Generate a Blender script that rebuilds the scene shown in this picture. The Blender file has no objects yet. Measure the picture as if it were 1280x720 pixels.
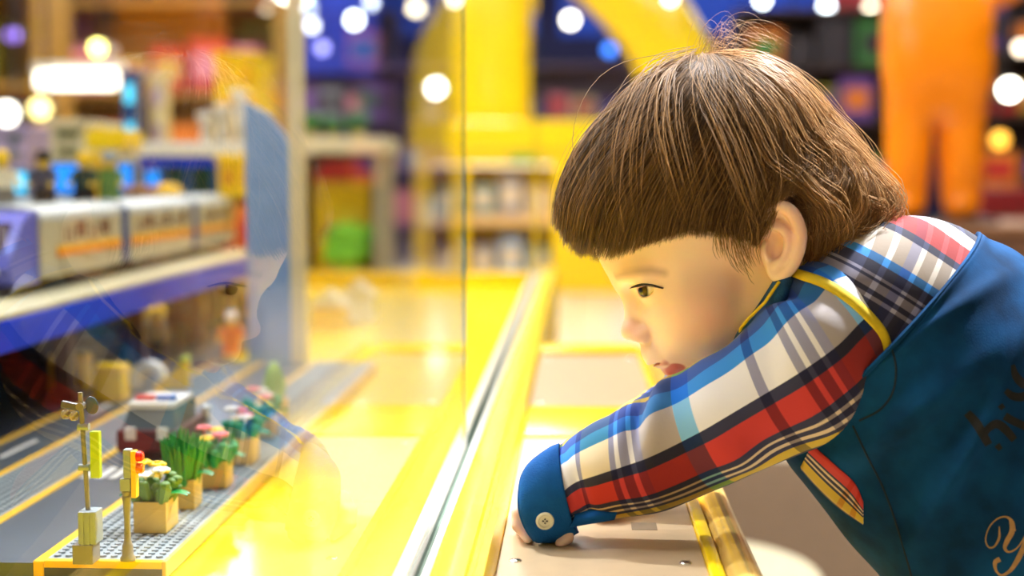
import bpy, bmesh, math, random
import numpy as np
from mathutils import Vector, Matrix, Quaternion
from mathutils.bvhtree import BVHTree

SC = bpy.context.scene
COL = SC.collection
PI = math.pi
rnd = random.Random(7)

# ------------------------------------------------------------------ colour / materials
def lin(c):
    """sRGB 0..255 triple -> linear RGBA"""
    r = []
    for v in c[:3]:
        v = v / 255.0
        r.append(v / 12.92 if v <= 0.04045 else ((v + 0.055) / 1.055) ** 2.4)
    return (r[0], r[1], r[2], 1.0)

_mats = {}
def mat(name, rgb, rough=0.45, metal=0.0, spec=0.5, var=0.06, vscale=30.0, bump=0.0, bscale=200.0,
        coat=0.0, emit=None, estr=0.0, sss=0.0, trans=0.0, alpha=1.0):
    """procedural Principled material with a light noise variation of its colour"""
    if name in _mats:
        return _mats[name]
    m = bpy.data.materials.new(name)
    m.use_nodes = True
    nt = m.node_tree
    b = nt.nodes['Principled BSDF']
    c = lin(rgb)
    tc = nt.nodes.new('ShaderNodeTexCoord')
    nz = nt.nodes.new('ShaderNodeTexNoise')
    nz.inputs['Scale'].default_value = vscale
    nz.inputs['Detail'].default_value = 3.0
    nt.links.new(tc.outputs['Object'], nz.inputs['Vector'])
    rp = nt.nodes.new('ShaderNodeValToRGB')
    e = rp.color_ramp.elements
    e[0].position, e[1].position = 0.3, 0.7
    e[0].color = (c[0] * (1 - var), c[1] * (1 - var), c[2] * (1 - var), 1)
    e[1].color = (min(1, c[0] * (1 + var)), min(1, c[1] * (1 + var)), min(1, c[2] * (1 + var)), 1)
    nt.links.new(nz.outputs['Fac'], rp.inputs['Fac'])
    nt.links.new(rp.outputs['Color'], b.inputs['Base Color'])
    b.inputs['Roughness'].default_value = rough
    b.inputs['Metallic'].default_value = metal
    b.inputs['Specular IOR Level'].default_value = spec
    b.inputs['Coat Weight'].default_value = coat
    if trans:
        b.inputs['Transmission Weight'].default_value = trans
        b.inputs['IOR'].default_value = 1.2
    if sss:
        b.inputs['Subsurface Weight'].default_value = sss
        b.inputs['Subsurface Scale'].default_value = 0.004
    if emit:
        b.inputs['Emission Color'].default_value = lin(emit)
        b.inputs['Emission Strength'].default_value = estr
    if bump:
        n2 = nt.nodes.new('ShaderNodeTexNoise')
        n2.inputs['Scale'].default_value = bscale
        n2.inputs['Detail'].default_value = 4.0
        nt.links.new(tc.outputs['Object'], n2.inputs['Vector'])
        bp = nt.nodes.new('ShaderNodeBump')
        bp.inputs['Strength'].default_value = bump
        bp.inputs['Distance'].default_value = 0.002
        nt.links.new(n2.outputs['Fac'], bp.inputs['Height'])
        nt.links.new(bp.outputs['Normal'], b.inputs['Normal'])
    _mats[name] = m
    return m

# ------------------------------------------------------------------ mesh builder
class MB:
    """collects shapes; build() links them as ONE mesh object"""
    def __init__(self):
        self.bm = bmesh.new()
    def _xf(self, verts, M):
        bmesh.ops.transform(self.bm, matrix=M, verts=verts)
    def box(self, lo, hi, bev=0.0, seg=2, rot=None):
        lo, hi = Vector(lo), Vector(hi)
        r = bmesh.ops.create_cube(self.bm, size=1.0)
        vs = r['verts']
        s = hi - lo
        M = Matrix.Translation((lo + hi) / 2)
        if rot is not None:
            M = M @ rot.to_matrix().to_4x4() if hasattr(rot, 'to_matrix') else M @ rot
        M = M @ Matrix.Diagonal((s.x, s.y, s.z, 1))
        self._xf(vs, M)
        if bev > 0:
            eds = list({e for v in vs for e in v.link_edges})
            bmesh.ops.bevel(self.bm, geom=eds, offset=bev, segments=seg, affect='EDGES', profile=0.5)
        return self
    def cone(self, p0, p1, r0, r1, seg=16, caps=True):
        p0, p1 = Vector(p0), Vector(p1)
        d = p1 - p0
        L = d.length
        if L < 1e-9:
            return self
        r = bmesh.ops.create_cone(self.bm, cap_ends=caps, segments=seg, radius1=r0, radius2=r1, depth=L)
        q = Vector((0, 0, 1)).rotation_difference(d)
        self._xf(r['verts'], Matrix.Translation((p0 + p1) / 2) @ q.to_matrix().to_4x4())
        return self
    def cyl(self, p0, p1, r, seg=16):
        return self.cone(p0, p1, r, r, seg)
    def ball(self, c, r, seg=16, rot=None):
        if not hasattr(r, '__len__'):
            r = (r, r, r)
        q = bmesh.ops.create_uvsphere(self.bm, u_segments=seg, v_segments=max(6, seg // 2), radius=1.0)
        M = Matrix.Translation(c)
        if rot is not None:
            M = M @ rot.to_matrix().to_4x4()
        self._xf(q['verts'], M @ Matrix.Diagonal((r[0], r[1], r[2], 1)))
        return self
    def lathe(self, prof, base=(0, 0, 0), seg=24, axis=None):
        """prof: [(radius, height)] about +Z (or axis) from base"""
        rings = []
        Q = Matrix.Identity(4)
        if axis is not None:
            Q = Vector((0, 0, 1)).rotation_difference(Vector(axis)).to_matrix().to_4x4()
        T = Matrix.Translation(base) @ Q
        for r, h in prof:
            if r < 1e-7:
                rings.append([self.bm.verts.new(T @ Vector((0, 0, h)))])
            else:
                rings.append([self.bm.verts.new(T @ Vector((r * math.cos(2 * PI * i / seg), r * math.sin(2 * PI * i / seg), h))) for i in range(seg)])
        for a, b in zip(rings, rings[1:]):
            for i in range(seg):
                j = (i + 1) % seg
                if len(a) == 1 and len(b) == 1:
                    continue
                if len(a) == 1:
                    self.bm.faces.new((a[0], b[j], b[i])) if True else None
                elif len(b) == 1:
                    self.bm.faces.new((a[i], a[j], b[0]))
                else:
                    self.bm.faces.new((a[i], a[j], b[j], b[i]))
        if len(rings[0]) > 1:
            self.bm.faces.new(list(reversed(rings[0])))
        if len(rings[-1]) > 1:
            self.bm.faces.new(rings[-1])
        return self
    def tube(self, pts, r, seg=10, caps=True):
        """round tube along a polyline; r a number or a list"""
        pts = [Vector(p) for p in pts]
        n = len(pts)
        rr = r if hasattr(r, '__len__') else [r] * n
        t0 = (pts[1] - pts[0]).normalized()
        up = Vector((0, 0, 1)) if abs(t0.z) < 0.9 else Vector((1, 0, 0))
        x = t0.cross(up).normalized()
        rings = []
        for i, p in enumerate(pts):
            t = (pts[min(i + 1, n - 1)] - pts[max(i - 1, 0)]).normalized()
            x = (x - t * x.dot(t)).normalized()
            y = t.cross(x)
            rings.append([self.bm.verts.new(p + (x * math.cos(2 * PI * k / seg) + y * math.sin(2 * PI * k / seg)) * rr[i]) for k in range(seg)])
        for a, b in zip(rings, rings[1:]):
            for k in range(seg):
                j = (k + 1) % seg
                self.bm.faces.new((a[k], a[j], b[j], b[k]))
        if caps:
            self.bm.faces.new(list(reversed(rings[0])))
            self.bm.faces.new(rings[-1])
        return self
    def prism(self, poly, vec):
        """extrude a planar polygon (list of 3D points) by vec"""
        vec = Vector(vec)
        a = [self.bm.verts.new(Vector(p)) for p in poly]
        b = [self.bm.verts.new(Vector(p) + vec) for p in poly]
        n = len(poly)
        self.bm.faces.new(list(reversed(a)))
        self.bm.faces.new(b)
        for i in range(n):
            j = (i + 1) % n
            self.bm.faces.new((a[i], a[j], b[j], b[i]))
        return self
    def grid(self, rows, closed_u=False, closed_v=False):
        """rows of 3D points -> quads"""
        vs = [[self.bm.verts.new(Vector(p)) for p in row] for row in rows]
        nr, nc = len(vs), len(vs[0])
        for i in range(nr if closed_u else nr - 1):
            for j in range(nc if closed_v else nc - 1):
                i2, j2 = (i + 1) % nr, (j + 1) % nc
                self.bm.faces.new((vs[i][j], vs[i][j2], vs[i2][j2], vs[i2][j]))
        return self
    def build(self, name, m, parent=None, smooth=None, loc=None):
        bmesh.ops.recalc_face_normals(self.bm, faces=self.bm.faces[:])
        me = bpy.data.meshes.new(name)
        if loc is not None:
            bmesh.ops.translate(self.bm, verts=self.bm.verts[:], vec=-Vector(loc))
        self.bm.to_mesh(me)
        self.bm.free()
        if smooth is not None:
            me.polygons.foreach_set('use_smooth', [True] * len(me.polygons))
            if smooth < 3.1:
                me.set_sharp_from_angle(angle=smooth)
        me.materials.append(m)
        o = bpy.data.objects.new(name, me)
        COL.objects.link(o)
        if loc is not None:
            o.location = loc
        if parent is not None:
            o.parent = parent
        return o

SM = 0.7   # auto-smooth angle

def np_mesh(name, V, F, m, parent=None, smooth=True):
    """V (n,3) world coords, F (k,4) or (k,3) indices -> object"""
    V = np.asarray(V, np.float32); F = np.asarray(F, np.int32)
    me = bpy.data.meshes.new(name)
    nv, nf, k = len(V), len(F), F.shape[1]
    me.vertices.add(nv); me.vertices.foreach_set('co', V.ravel())
    me.loops.add(nf * k); me.loops.foreach_set('vertex_index', F.ravel())
    me.polygons.add(nf)
    me.polygons.foreach_set('loop_start', np.arange(0, nf * k, k, dtype=np.int32))
    me.update(calc_edges=True)
    me.validate()
    if smooth:
        me.polygons.foreach_set('use_smooth', np.ones(len(me.polygons), bool))
    me.materials.append(m)
    o = bpy.data.objects.new(name, me)
    COL.objects.link(o)
    if parent is not None:
        o.parent = parent
    return o

def tag(o, label, cat, group=None, kind=None):
    o['label'] = label
    o['category'] = cat
    if group: o['group'] = group
    if kind: o['kind'] = kind
    return o

def struct(o, label=None, cat=None):
    o['kind'] = 'structure'
    if label: o['label'] = label
    if cat: o['category'] = cat
    return o

def empty(name, loc=(0, 0, 0), label=None, cat=None, group=None, rotz=0.0):
    o = bpy.data.objects.new(name, None)
    o.empty_display_size = 0.05
    COL.objects.link(o)
    o.location = loc
    o.rotation_euler = (0, 0, rotz)
    if label: o['label'] = label
    if cat: o['category'] = cat
    if group: o['group'] = group
    return o

def copy_tree(o, parent=None):
    c = o.copy()
    COL.objects.link(c)
    if parent is not None:
        c.parent = parent
    for ch in list(o.children):
        copy_tree(ch, c)
    return c

# ------------------------------------------------------------------ camera
# world: X right of the counter, +Y along the counter away from the camera, Z up, metres
FPX = 1778.0
EYE_Z = 0.745
CAM = Vector((0.0, 0.0, EYE_Z))
YAW, PITCH = math.radians(2.64), math.radians(4.66)
FWD = Vector((-math.sin(YAW) * math.cos(PITCH), math.cos(YAW) * math.cos(PITCH), -math.sin(PITCH)))
RGT = Vector((math.cos(YAW), math.sin(YAW), 0))
UPV = RGT.cross(FWD)
cd = bpy.data.cameras.new('camera')
cam = bpy.data.objects.new('camera', cd)
COL.objects.link(cam)
cam.location = CAM
cam.rotation_euler = Matrix((RGT, UPV, -FWD)).transposed().to_euler()
cd.sensor_width = 36.0
cd.lens = FPX * 36.0 / 1280.0
cd.clip_start = 0.02
cd.dof.use_dof = True
cd.dof.focus_distance = 0.965
cd.dof.aperture_fstop = 3.3
SC.camera = cam

def at(px, py, dep):
    return CAM + FWD * dep + RGT * ((px - 640) / FPX * dep) + UPV * ((360 - py) / FPX * dep)
def at_y(px, py, Y):
    """point of the sight line through a pixel at world depth Y"""
    d = at(px, py, 1.0) - CAM
    return CAM + d * (Y / d.y)
def at_z(px, py, z):
    d = at(px, py, 1.0) - CAM
    return CAM + d * ((z - EYE_Z) / d.z)
# ================================================================== the shop
CZ = 0.50           # counter height
BZ = 0.479          # top of the toy street base
YM = mat('glossy_yellow_plastic', (253, 216, 24), rough=0.16, coat=0.1, var=0.03)
YM2 = mat('yellow_lacquer', (252, 210, 20), rough=0.26, var=0.04)
ALU = mat('brushed_aluminium', (222, 216, 204), rough=0.34, metal=0.25, var=0.05, vscale=80)
STEEL = mat('satin_steel', (198, 172, 136), rough=0.36, metal=0.12, var=0.05, vscale=50, bump=.04, bscale=500)
GOLD = mat('brass_rail', (248, 206, 110), rough=0.2, metal=0.45)
DARK = mat('dark_seal', (84, 104, 88), rough=.6)
WHITE = mat('white_plastic', (236, 234, 228), rough=.35)
CREAMM = mat('cream_plastic', (238, 226, 190), rough=.35)
BLK = mat('black_plastic', (22, 21, 24), rough=.4)

# ---- room shell
def slab(name, lo, hi, m, kind='structure'):
    o = MB().box(lo, hi).build(name, m); o['kind'] = kind; return o
fl = bpy.data.materials.new('cream_floor_tile'); fl.use_nodes = True
nt = fl.node_tree; b = nt.nodes['Principled BSDF']
tc = nt.nodes.new('ShaderNodeTexCoord'); br = nt.nodes.new('ShaderNodeTexBrick')
br.offset = 0; br.inputs['Color1'].default_value = lin((232, 218, 194)); br.inputs['Color2'].default_value = lin((224, 208, 182)); br.inputs['Mortar'].default_value = lin((190, 172, 148))
br.inputs['Scale'].default_value = 1.0; br.inputs['Brick Width'].default_value = .6; br.inputs['Row Height'].default_value = .6; br.inputs['Mortar Size'].default_value = .006
nt.links.new(tc.outputs['Object'], br.inputs['Vector']); nt.links.new(br.outputs['Color'], b.inputs['Base Color']); b.inputs['Roughness'].default_value = .22
slab('floor', (-7, -4, -.1), (7, 16.2, 0), fl)
slab('ceiling', (-7, -4, 3.0), (7, 16.2, 3.1), mat('ceiling_paint', (226, 220, 210), rough=.8))
wallm = mat('dark_shop_wall', (70, 52, 58), rough=.7, var=.3, vscale=1.2)
slab('wall_back', (-7, 16, 0), (7, 16.2, 3.0), mat('navy_shop_wall', (36, 40, 96), rough=.7, var=.5, vscale=.9))
slab('wall_left', (-7.2, -4, 0), (-7, 16.2, 3.0), mat('ochre_shop_wall', (178, 138, 70), rough=.7, var=.3, vscale=1.2))
slab('wall_right', (7, -4, 0), (7.2, 16.2, 3.0), wallm)
slab('baseboard_back', (-7, 15.97, 0), (7, 16, .12), mat('baseboard', (50, 40, 40), rough=.5))

# ---- carpet in front of the tiles, and a round step
rug = MB().box((-.045, 2.0, .0005), (3.2, 3.62, .012), .004).build('carpet_runner', mat('brown_carpet', (100, 76, 50), rough=.95, var=.12, vscale=40, bump=.5, bscale=300))
tag(rug, 'brown carpet runner on the cream tiles behind the child', 'carpet')
c0 = Vector((.18, 2.39, 0))
stp = empty('round_step', (c0.x, c0.y, .0125), 'round cream step on the carpet below the brass rail', 'step')
R_ = .235
MB().lathe([(0, .0), (R_ * .96, .0), (R_, .006), (R_, .05), (R_ - .006, .056), (0, .056)], (0, 0, 0), 64).build('step_top', CREAMM, stp, SM)
MB().lathe([(R_ + .001, .012), (R_ + .004, .014), (R_ + .004, .03), (R_ + .001, .032)], (0, 0, 0), 64).build('edge_band', ALU, stp, SM)

# ---- display cabinet with its glass
cab = empty('display_cabinet', (-1.0, 1.6, 0), 'long yellow display cabinet with upright glass panes holding the toy street', 'cabinet')
def at0(o, p, P=(0, 0, 0)):
    """parent a mesh built in world coordinates to an Empty"""
    o.parent = p; o.matrix_parent_inverse = Matrix.Translation(-Vector(p.location)); return o
m = MB().box((-1.95, -.35, .04), (-.0885, 3.5, .447), .004); at0(m.build('body', YM2), cab)
m = MB()
for i in range(10):
    y0 = -.35 + i * .385
    for x0, x1 in ((-1.95, -.98), (-.978, -.1126)):
        m.box((x0, y0, .447), (x1, y0 + .3835, .465), .0012, 1)
at0(m.build('deck', YM), cab)
m = MB().box((-1.95, -.33, 0), (-.11, 3.48, .04)); at0(m.build('plinth', BLK), cab)
m = MB().box((-.1126, -.35, .447), (-.1032, 3.5, .5), .0012).box((-.0950, -.35, .447), (-.0884, 3.5, .5), .0012)
at0(m.build('glass_channel', ALU, None, SM), cab)
m = MB().box((-.1032, -.35, .447), (-.1013, 3.5, .4985)).box((-.0969, -.35, .447), (-.0950, 3.5, .4985)); at0(m.build('rubber_seal', DARK), cab)
prof = [(-.0884, .447), (-.0884, .503), (-.0835, .5065), (-.0765, .5085), (-.0735, .5100), (-.0655, .5100), (-.0640, .5070), (-.0612, .5070), (-.0598, .5095), (-.0545, .5095), (-.0515, .5050), (-.0497, .5006), (-.0497, .447)]
m = MB().prism([(x, -.35, z) for x, z in prof], (0, 3.85, 0)); at0(m.build('ledge_molding', YM2, None, .5), cab)
m = MB().box((-1.95, 3.5, 0), (-.0497, 3.52, .5), .003); at0(m.build('end_panel', YM2), cab)
# thin clear glass: two real faces, each reflecting by Fresnel
gl = bpy.data.materials.new('clear_glass'); gl.use_nodes = True
nt = gl.node_tree; nt.nodes.clear()
ou = nt.nodes.new('ShaderNodeOutputMaterial'); mx = nt.nodes.new('ShaderNodeMixShader'); fr = nt.nodes.new('ShaderNodeFresnel'); fr.inputs['IOR'].default_value = 1.35
tr = nt.nodes.new('ShaderNodeBsdfTransparent'); tr.inputs['Color'].default_value = (.99, .994, .99, 1)
gs = nt.nodes.new('ShaderNodeBsdfGlossy'); gs.inputs['Roughness'].default_value = 0.0
geo = nt.nodes.new('ShaderNodeNewGeometry'); mm = nt.nodes.new('ShaderNodeMath'); mm.operation = 'SUBTRACT'; mm.inputs[0].default_value = 1
nt.links.new(geo.outputs['Backfacing'], mm.inputs[1])
m2 = nt.nodes.new('ShaderNodeMath'); m2.operation = 'MULTIPLY'; nt.links.new(fr.outputs['Fac'], m2.inputs[0]); nt.links.new(mm.outputs[0], m2.inputs[1])
nt.links.new(m2.outputs[0], mx.inputs['Fac']); nt.links.new(tr.outputs[0], mx.inputs[1]); nt.links.new(gs.outputs[0], mx.inputs[2]); nt.links.new(mx.outputs[0], ou.inputs['Surface'])
GLASS = gl
ge = mat('glass_edge', (150, 190, 180), rough=.1, trans=.6)
for y0, y1 in ((-.34, 1.236), (3.12, 3.49)):
    m = MB().box((-.1013, y0, .470), (-.0969, y1, 1.75)); at0(m.build('glass_pane', GLASS), cab)
    m = MB().box((-.1013, y1, .5), (-.0969, y1 + .0008, 1.75)); at0(m.build('glass_edge', ge), cab)
# unseen tube lights, added to brighten the street display
for k, xx in enumerate((-.395, -1.0, -1.6)):
    at0(MB().box((xx - .03, -.2, 1.76), (xx + .03, 3.35, 1.80), .004).build('fill_rail', WHITE), cab)
    at0(MB().box((xx - .026, -.18, 1.725), (xx + .026, 3.33, 1.7595), .012).build('fill_tube', mat('fill_tube_glow', (255, 248, 234), emit=(248, 251, 255), estr=6.5)), cab)
for yy in (-.15, 3.3):
    at0(MB().box((-1.64, yy - .012, 1.80), (-.36, yy + .012, 1.83), .003).box((-1.64, yy - .012, .465), (-1.616, yy + .012, 1.80), .003).build('fill_rail_bracket', WHITE), cab)
# upright post, and a panel standing in for a reflection in the glass
m = MB().box((-.405, 1.985, .465), (-.384, 2.006, 1.75), .002); at0(m.build('corner_post', CREAMM), cab)
m = MB().prism([(-.470, 2.0, .465), (-.405, 2.0, .465), (-.405, 2.0, .770), (-.415, 2.0, .800), (-.436, 2.0, .826), (-.470, 2.0, .846)], (0, .012, 0)); at0(m.build('reflection_panel', mat('blue_grey_reflection', (140, 176, 232), rough=.35)), cab)

# ---- side counter: steel plates in a yellow rim with a brass rail
ctr = empty('side_counter', (.03, .9, 0), 'yellow side counter topped with screwed steel plates and a brass rail', 'counter')
m = MB().box((-.0495, -.3, .05), (.098, 1.98, .492), .004); at0(m.build('body', YM2), ctr)
m = MB().box((-.0495, -.28, .0), (.07, 1.95, .05)); at0(m.build('plinth', BLK), ctr)
m = MB().box((.0815, -.3, .492), (.0905, 1.98, .5035), .002).box((-.0495, 1.30, .492), (.0815, 1.47, .5022), .002).box((-.0495, 1.90, .492), (.0815, 1.98, .5060), .002)
at0(m.build('rim', YM2, None, SM), ctr)
for y0, y1 in ((-.3, 1.298), (1.472, 1.898)):
    p = MB().box((-.0493, y0, .492), (.0813, y1, .5), .0008, 1).build('steel_plate', STEEL); at0(p, ctr)
    for yy in [y0 + .03, y1 - .03] + ([.882] if y0 < 0 else []):
        for xx in (-.0385, .0685):
            q = MB().lathe([(0, .0011), (.0018, .0011), (.0034, .0008), (.0042, 0), (.0044, -.001)], (xx, yy, .5), 16).box((xx - .0028, yy - .0004, .5006), (xx + .0028, yy + .0004, .5014)).build('screw', mat('chrome_screw', (220, 224, 220), rough=.12, metal=1.0), None, SM)
            q.parent = p; q.matrix_parent_inverse = Matrix.Identity(4)
sp = at_z(805, 658, .5)  # thin dark patch that paints a square shadow onto the steel plate
at0(MB().box((sp.x - .0088, sp.y - .010, .4992), (sp.x + .0088, sp.y + .010, .5003)).build('shadow_patch', mat('painted_shadow', (132, 114, 90), rough=.5, metal=.2)), ctr)
rl = MB().tube([(.1025, -.3, .494), (.1025, 1.97, .494), (.1025, 1.985, .485), (.1025, 1.99, .46), (.1025, 1.99, .06)], .0125, 20).build('hand_rail', GOLD, None, 1.2); at0(rl, ctr)

# ---- ceiling lights (they light the room)
lampm = mat('ceiling_light_glow', (255, 244, 224), emit=(242, 248, 255), estr=13.5)
CL_POS = [(-1.05, 1.15), (.35, 2.2), (-2.6, 3.2), (-2.5, 10.6), (-.6, 5.6), (1.3, 3.9), (-1.0, 7.0), (1.6, 6.2), (-3.0, 5.0), (2.6, 10.4), (-4.4, 6.2), (-.2, 13.4), (-2.3, 9.4), (-4.6, 12.2), (4.8, 9.0)]  # panels just in front of kiosk and statue are added to brighten them
for i, (x, y) in enumerate(CL_POS):
    e = empty('ceiling_light', (x, y, 3.0), 'square white ceiling light panel set into the shop ceiling', 'ceiling light', 'ceiling light panels')
    MB().box((-.5, -.5, -.03), (.5, .5, 0), .004).build('frame', WHITE, e)
    MB().box((-.46, -.46, -.036), (.46, .46, -.0302)).build('diffuser', lampm, e)
# ================================================================== the toy street
TAN = mat('tan_brick', (214, 178, 92), rough=.35, var=.04)
DTAN = mat('dark_tan_brick', (132, 126, 114), rough=.4)
LGREY = mat('light_grey_plastic', (146, 156, 160), rough=.38)
DGREY = mat('road_grey_plastic', (84, 92, 100), rough=.3)
YL = mat('yellow_stripe', (244, 190, 22), rough=.35)
GREEN = mat('leaf_green', (22, 140, 58), rough=.4, var=.15, vscale=200)
OLIVE = mat('olive_leaf', (96, 134, 60), rough=.45)
LIME = mat('lime_plastic', (176, 200, 20), rough=.35)
REDP = mat('red_plastic', (222, 40, 30), rough=.25)
ORGP = mat('orange_clear', (244, 120, 30), rough=.2)
BLUEP = mat('blue_plastic', (16, 86, 190), rough=.3)
DBLUE = mat('dark_blue_plastic', (20, 70, 130), rough=.3)
MAROON = mat('maroon_brick', (88, 30, 34), rough=.4)
BROWN = mat('brown_brick', (96, 60, 48), rough=.45)
PINK = mat('pink_flower', (238, 120, 130), rough=.4)
YFLW = mat('yellow_flower', (250, 208, 10), rough=.35)
SMOKE = mat('smoked_clear', (120, 132, 140), rough=.1, trans=.5)
CLEARB = mat('clear_bulb', (232, 222, 170), rough=.08, trans=.75)

base = empty('toy_street', (-.6, 1.5, .466), 'toy street base of studded grey plates and roads edged in yellow', 'toy street')
def stud_plate(name, x0, x1, y0, y1, z, m):
    mb = MB().box((x0, y0, .466), (x1, y1, z - .0015))
    p = .008
    nx, ny = int((x1 - x0) / p), int((y1 - y0) / p)
    ox, oy = x0 + ((x1 - x0) - nx * p) / 2 + p / 2, y0 + ((y1 - y0) - ny * p) / 2 + p / 2
    seg = 10
    ring = [(math.cos(2 * PI * k / seg) * .0025, math.sin(2 * PI * k / seg) * .0025) for k in range(seg)]
    bm = mb.bm
    for i in range(nx):
        for j in range(ny):
            cx, cy = ox + i * p, oy + j * p
            lo = [bm.verts.new((cx + a, cy + b_, z - .0015)) for a, b_ in ring]
            hi = [bm.verts.new((cx + a, cy + b_, z)) for a, b_ in ring]
            bm.faces.new(hi)
            for k in range(seg):
                bm.faces.new((lo[k], lo[(k + 1) % seg], hi[(k + 1) % seg], hi[k]))
    return at0(mb.build(name, m, None, SM), base)
stud_plate('studded_pavement', -.367, -.2845, .952, 1.975, BZ, LGREY)
stud_plate('studded_pavement', -.508, -.4485, .952, 1.975, BZ, LGREY)
m = MB().box((-.4405, .946, .466), (-.3745, 1.975, BZ - .0026)); at0(m.build('road', DGREY), base)
m = MB().box((-.570, .946, .466), (-.5155, 2.4, BZ - .0026)); at0(m.build('road', DGREY), base)
m = MB().box((-1.3, .946, .466), (-.5775, 2.6, BZ - .003)); at0(m.build('back_ground_plate', mat('dark_slate_plate', (52, 58, 74), rough=.35)), base)
for x0, x1 in ((-.3745, -.367), (-.4485, -.4405), (-.5155, -.508), (-.5775, -.570)):
    m = MB().box((x0, .946, .466), (x1, 1.975, BZ - .0012), .0006, 1); at0(m.build('yellow_line', YL), base)
m = MB().box((-.3668, .946, BZ - .006), (-.2845, .952, BZ - .0008), .0005, 1); at0(m.build('yellow_edge', YL), base)
m = MB().box((-.3668, .9465, .466), (-.2845, .952, BZ - .0062)); at0(m.build('front_face', mat('slate_front', (58, 62, 74), rough=.4)), base)
m = MB().box((-.2845, .946, .466), (-.2815, 1.975, BZ - .0005), .0006, 1); at0(m.build('tan_edge', TAN), base)
m = MB()
for k in range(5):
    x = -.437 + k * .0125
    m.box((x, 1.215, .47), (x + .0075, 1.262, BZ - .0022))
at0(m.build('crossing', WHITE), base)
for yy in (1.30, 1.55, 1.80):
    at0(MB().box((-.546, yy, .47), (-.540, yy + .09, BZ - .0022)).build('lane_marking', WHITE), base)

# ---- street lamp
b0 = at_z(110, 702, BZ); X0, Y0 = b0.x, b0.y
L = empty('toy_street_lamp', (X0, Y0, BZ), 'toy street lamp with grey pole, clear bulbs and a lime green sign panel', 'toy lamp')
MB().box((-.008, -.008, 0), (.006, .008, .0135), .0006).build('foot_brick', DTAN, L)
MB().box((-.004, -.007, .0135), (.008, .009, .036), .0006).box((-.0046, -.003, .0135), (-.004, -.001, .036)).box((-.0046, .001, .0135), (-.004, .003, .036)).box((-.002, -.0076, .0135), (0, -.007, .036)).box((.002, -.0076, .0135), (.004, -.007, .036)).build('base_column', LGREY, L)
MB().cyl((.001, 0, .036), (-.0025, 0, .117), .00165, 14).build('pole', DTAN, L, SM)
for zz_ in (.0935, .0655):
    MB().cyl((-.0045, 0, zz_), (.003, 0, zz_), .0025, 12).build('clip', LGREY, L, SM)
MB().box((.004, -.0028, .0585), (.0105, .0028, .0905), .0006).build('sign_panel', LIME, L)
MB().lathe([(0, 0), (.0058, 0), (.0062, .0008), (.0055, .0016), (0, .0020)], (.0035, .0035, .1075), 24, (.5, 1, 0)).build('round_dish', SMOKE, L, SM)
MB().cyl((-.0022, -.003, .1075), (-.0022, .004, .1075), .0027, 14).build('hinge', DTAN, L, SM)
MB().box((-.0155, -.0022, .1055), (-.003, .0022, .1100), .0005, rot=Quaternion((0, 1, 0), .22)).build('bracket', SMOKE, L)
for dx, dz in ((-.0125, 0), (-.0068, -.001)):
    MB().lathe([(0, 0), (.0022, .0005), (.0030, .0022), (.0032, .0040), (.0026, .0058), (.0012, .0066), (0, .0068)], (dx, -.001, .0985 + dz), 14).build('bulb', CLEARB, L, SM)

# ---- traffic light
b0 = at_z(160, 700, BZ)
L = empty('toy_traffic_light', (b0.x, b0.y, BZ), 'grey toy traffic light with red and amber lenses beside the street lamp', 'toy traffic light')
MB().lathe([(0, 0), (.0052, 0), (.0052, .002), (.0040, .0035), (.0036, .0105), (.0030, .0120), (.0024, .0135), (.0021, .020), (.0021, .030), (.0027, .0415), (.0031, .0430), (.0031, .0445), (.0027, .0450), (.0033, .0465), (.0033, .0480), (0, .0485)], (0, 0, 0), 24).build('post', DTAN, L, SM)
MB().box((-.0036, -.0036, .0485), (.0036, .0036, .0575), .0007).box((-.001, -.0034, .0575), (.0042, .0034, .0775), .0007).build('head', LGREY, L)
MB().box((.0042, -.0036, .044), (.0078, .0036, .0765), .0008).build('lamp_box', YL, L)
MB().cyl((.0078, 0, .0725), (.0112, 0, .0725), .0036, 18).cyl((.0112, 0, .0725), (.0122, 0, .0725), .0026, 18).build('red_lens', REDP, L, SM)
MB().cyl((.0078, 0, .0640), (.0112, 0, .0640), .0036, 18).cyl((.0112, 0, .0640), (.0122, 0, .0640), .0026, 18).build('amber_lens', ORGP, L, SM)

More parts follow.
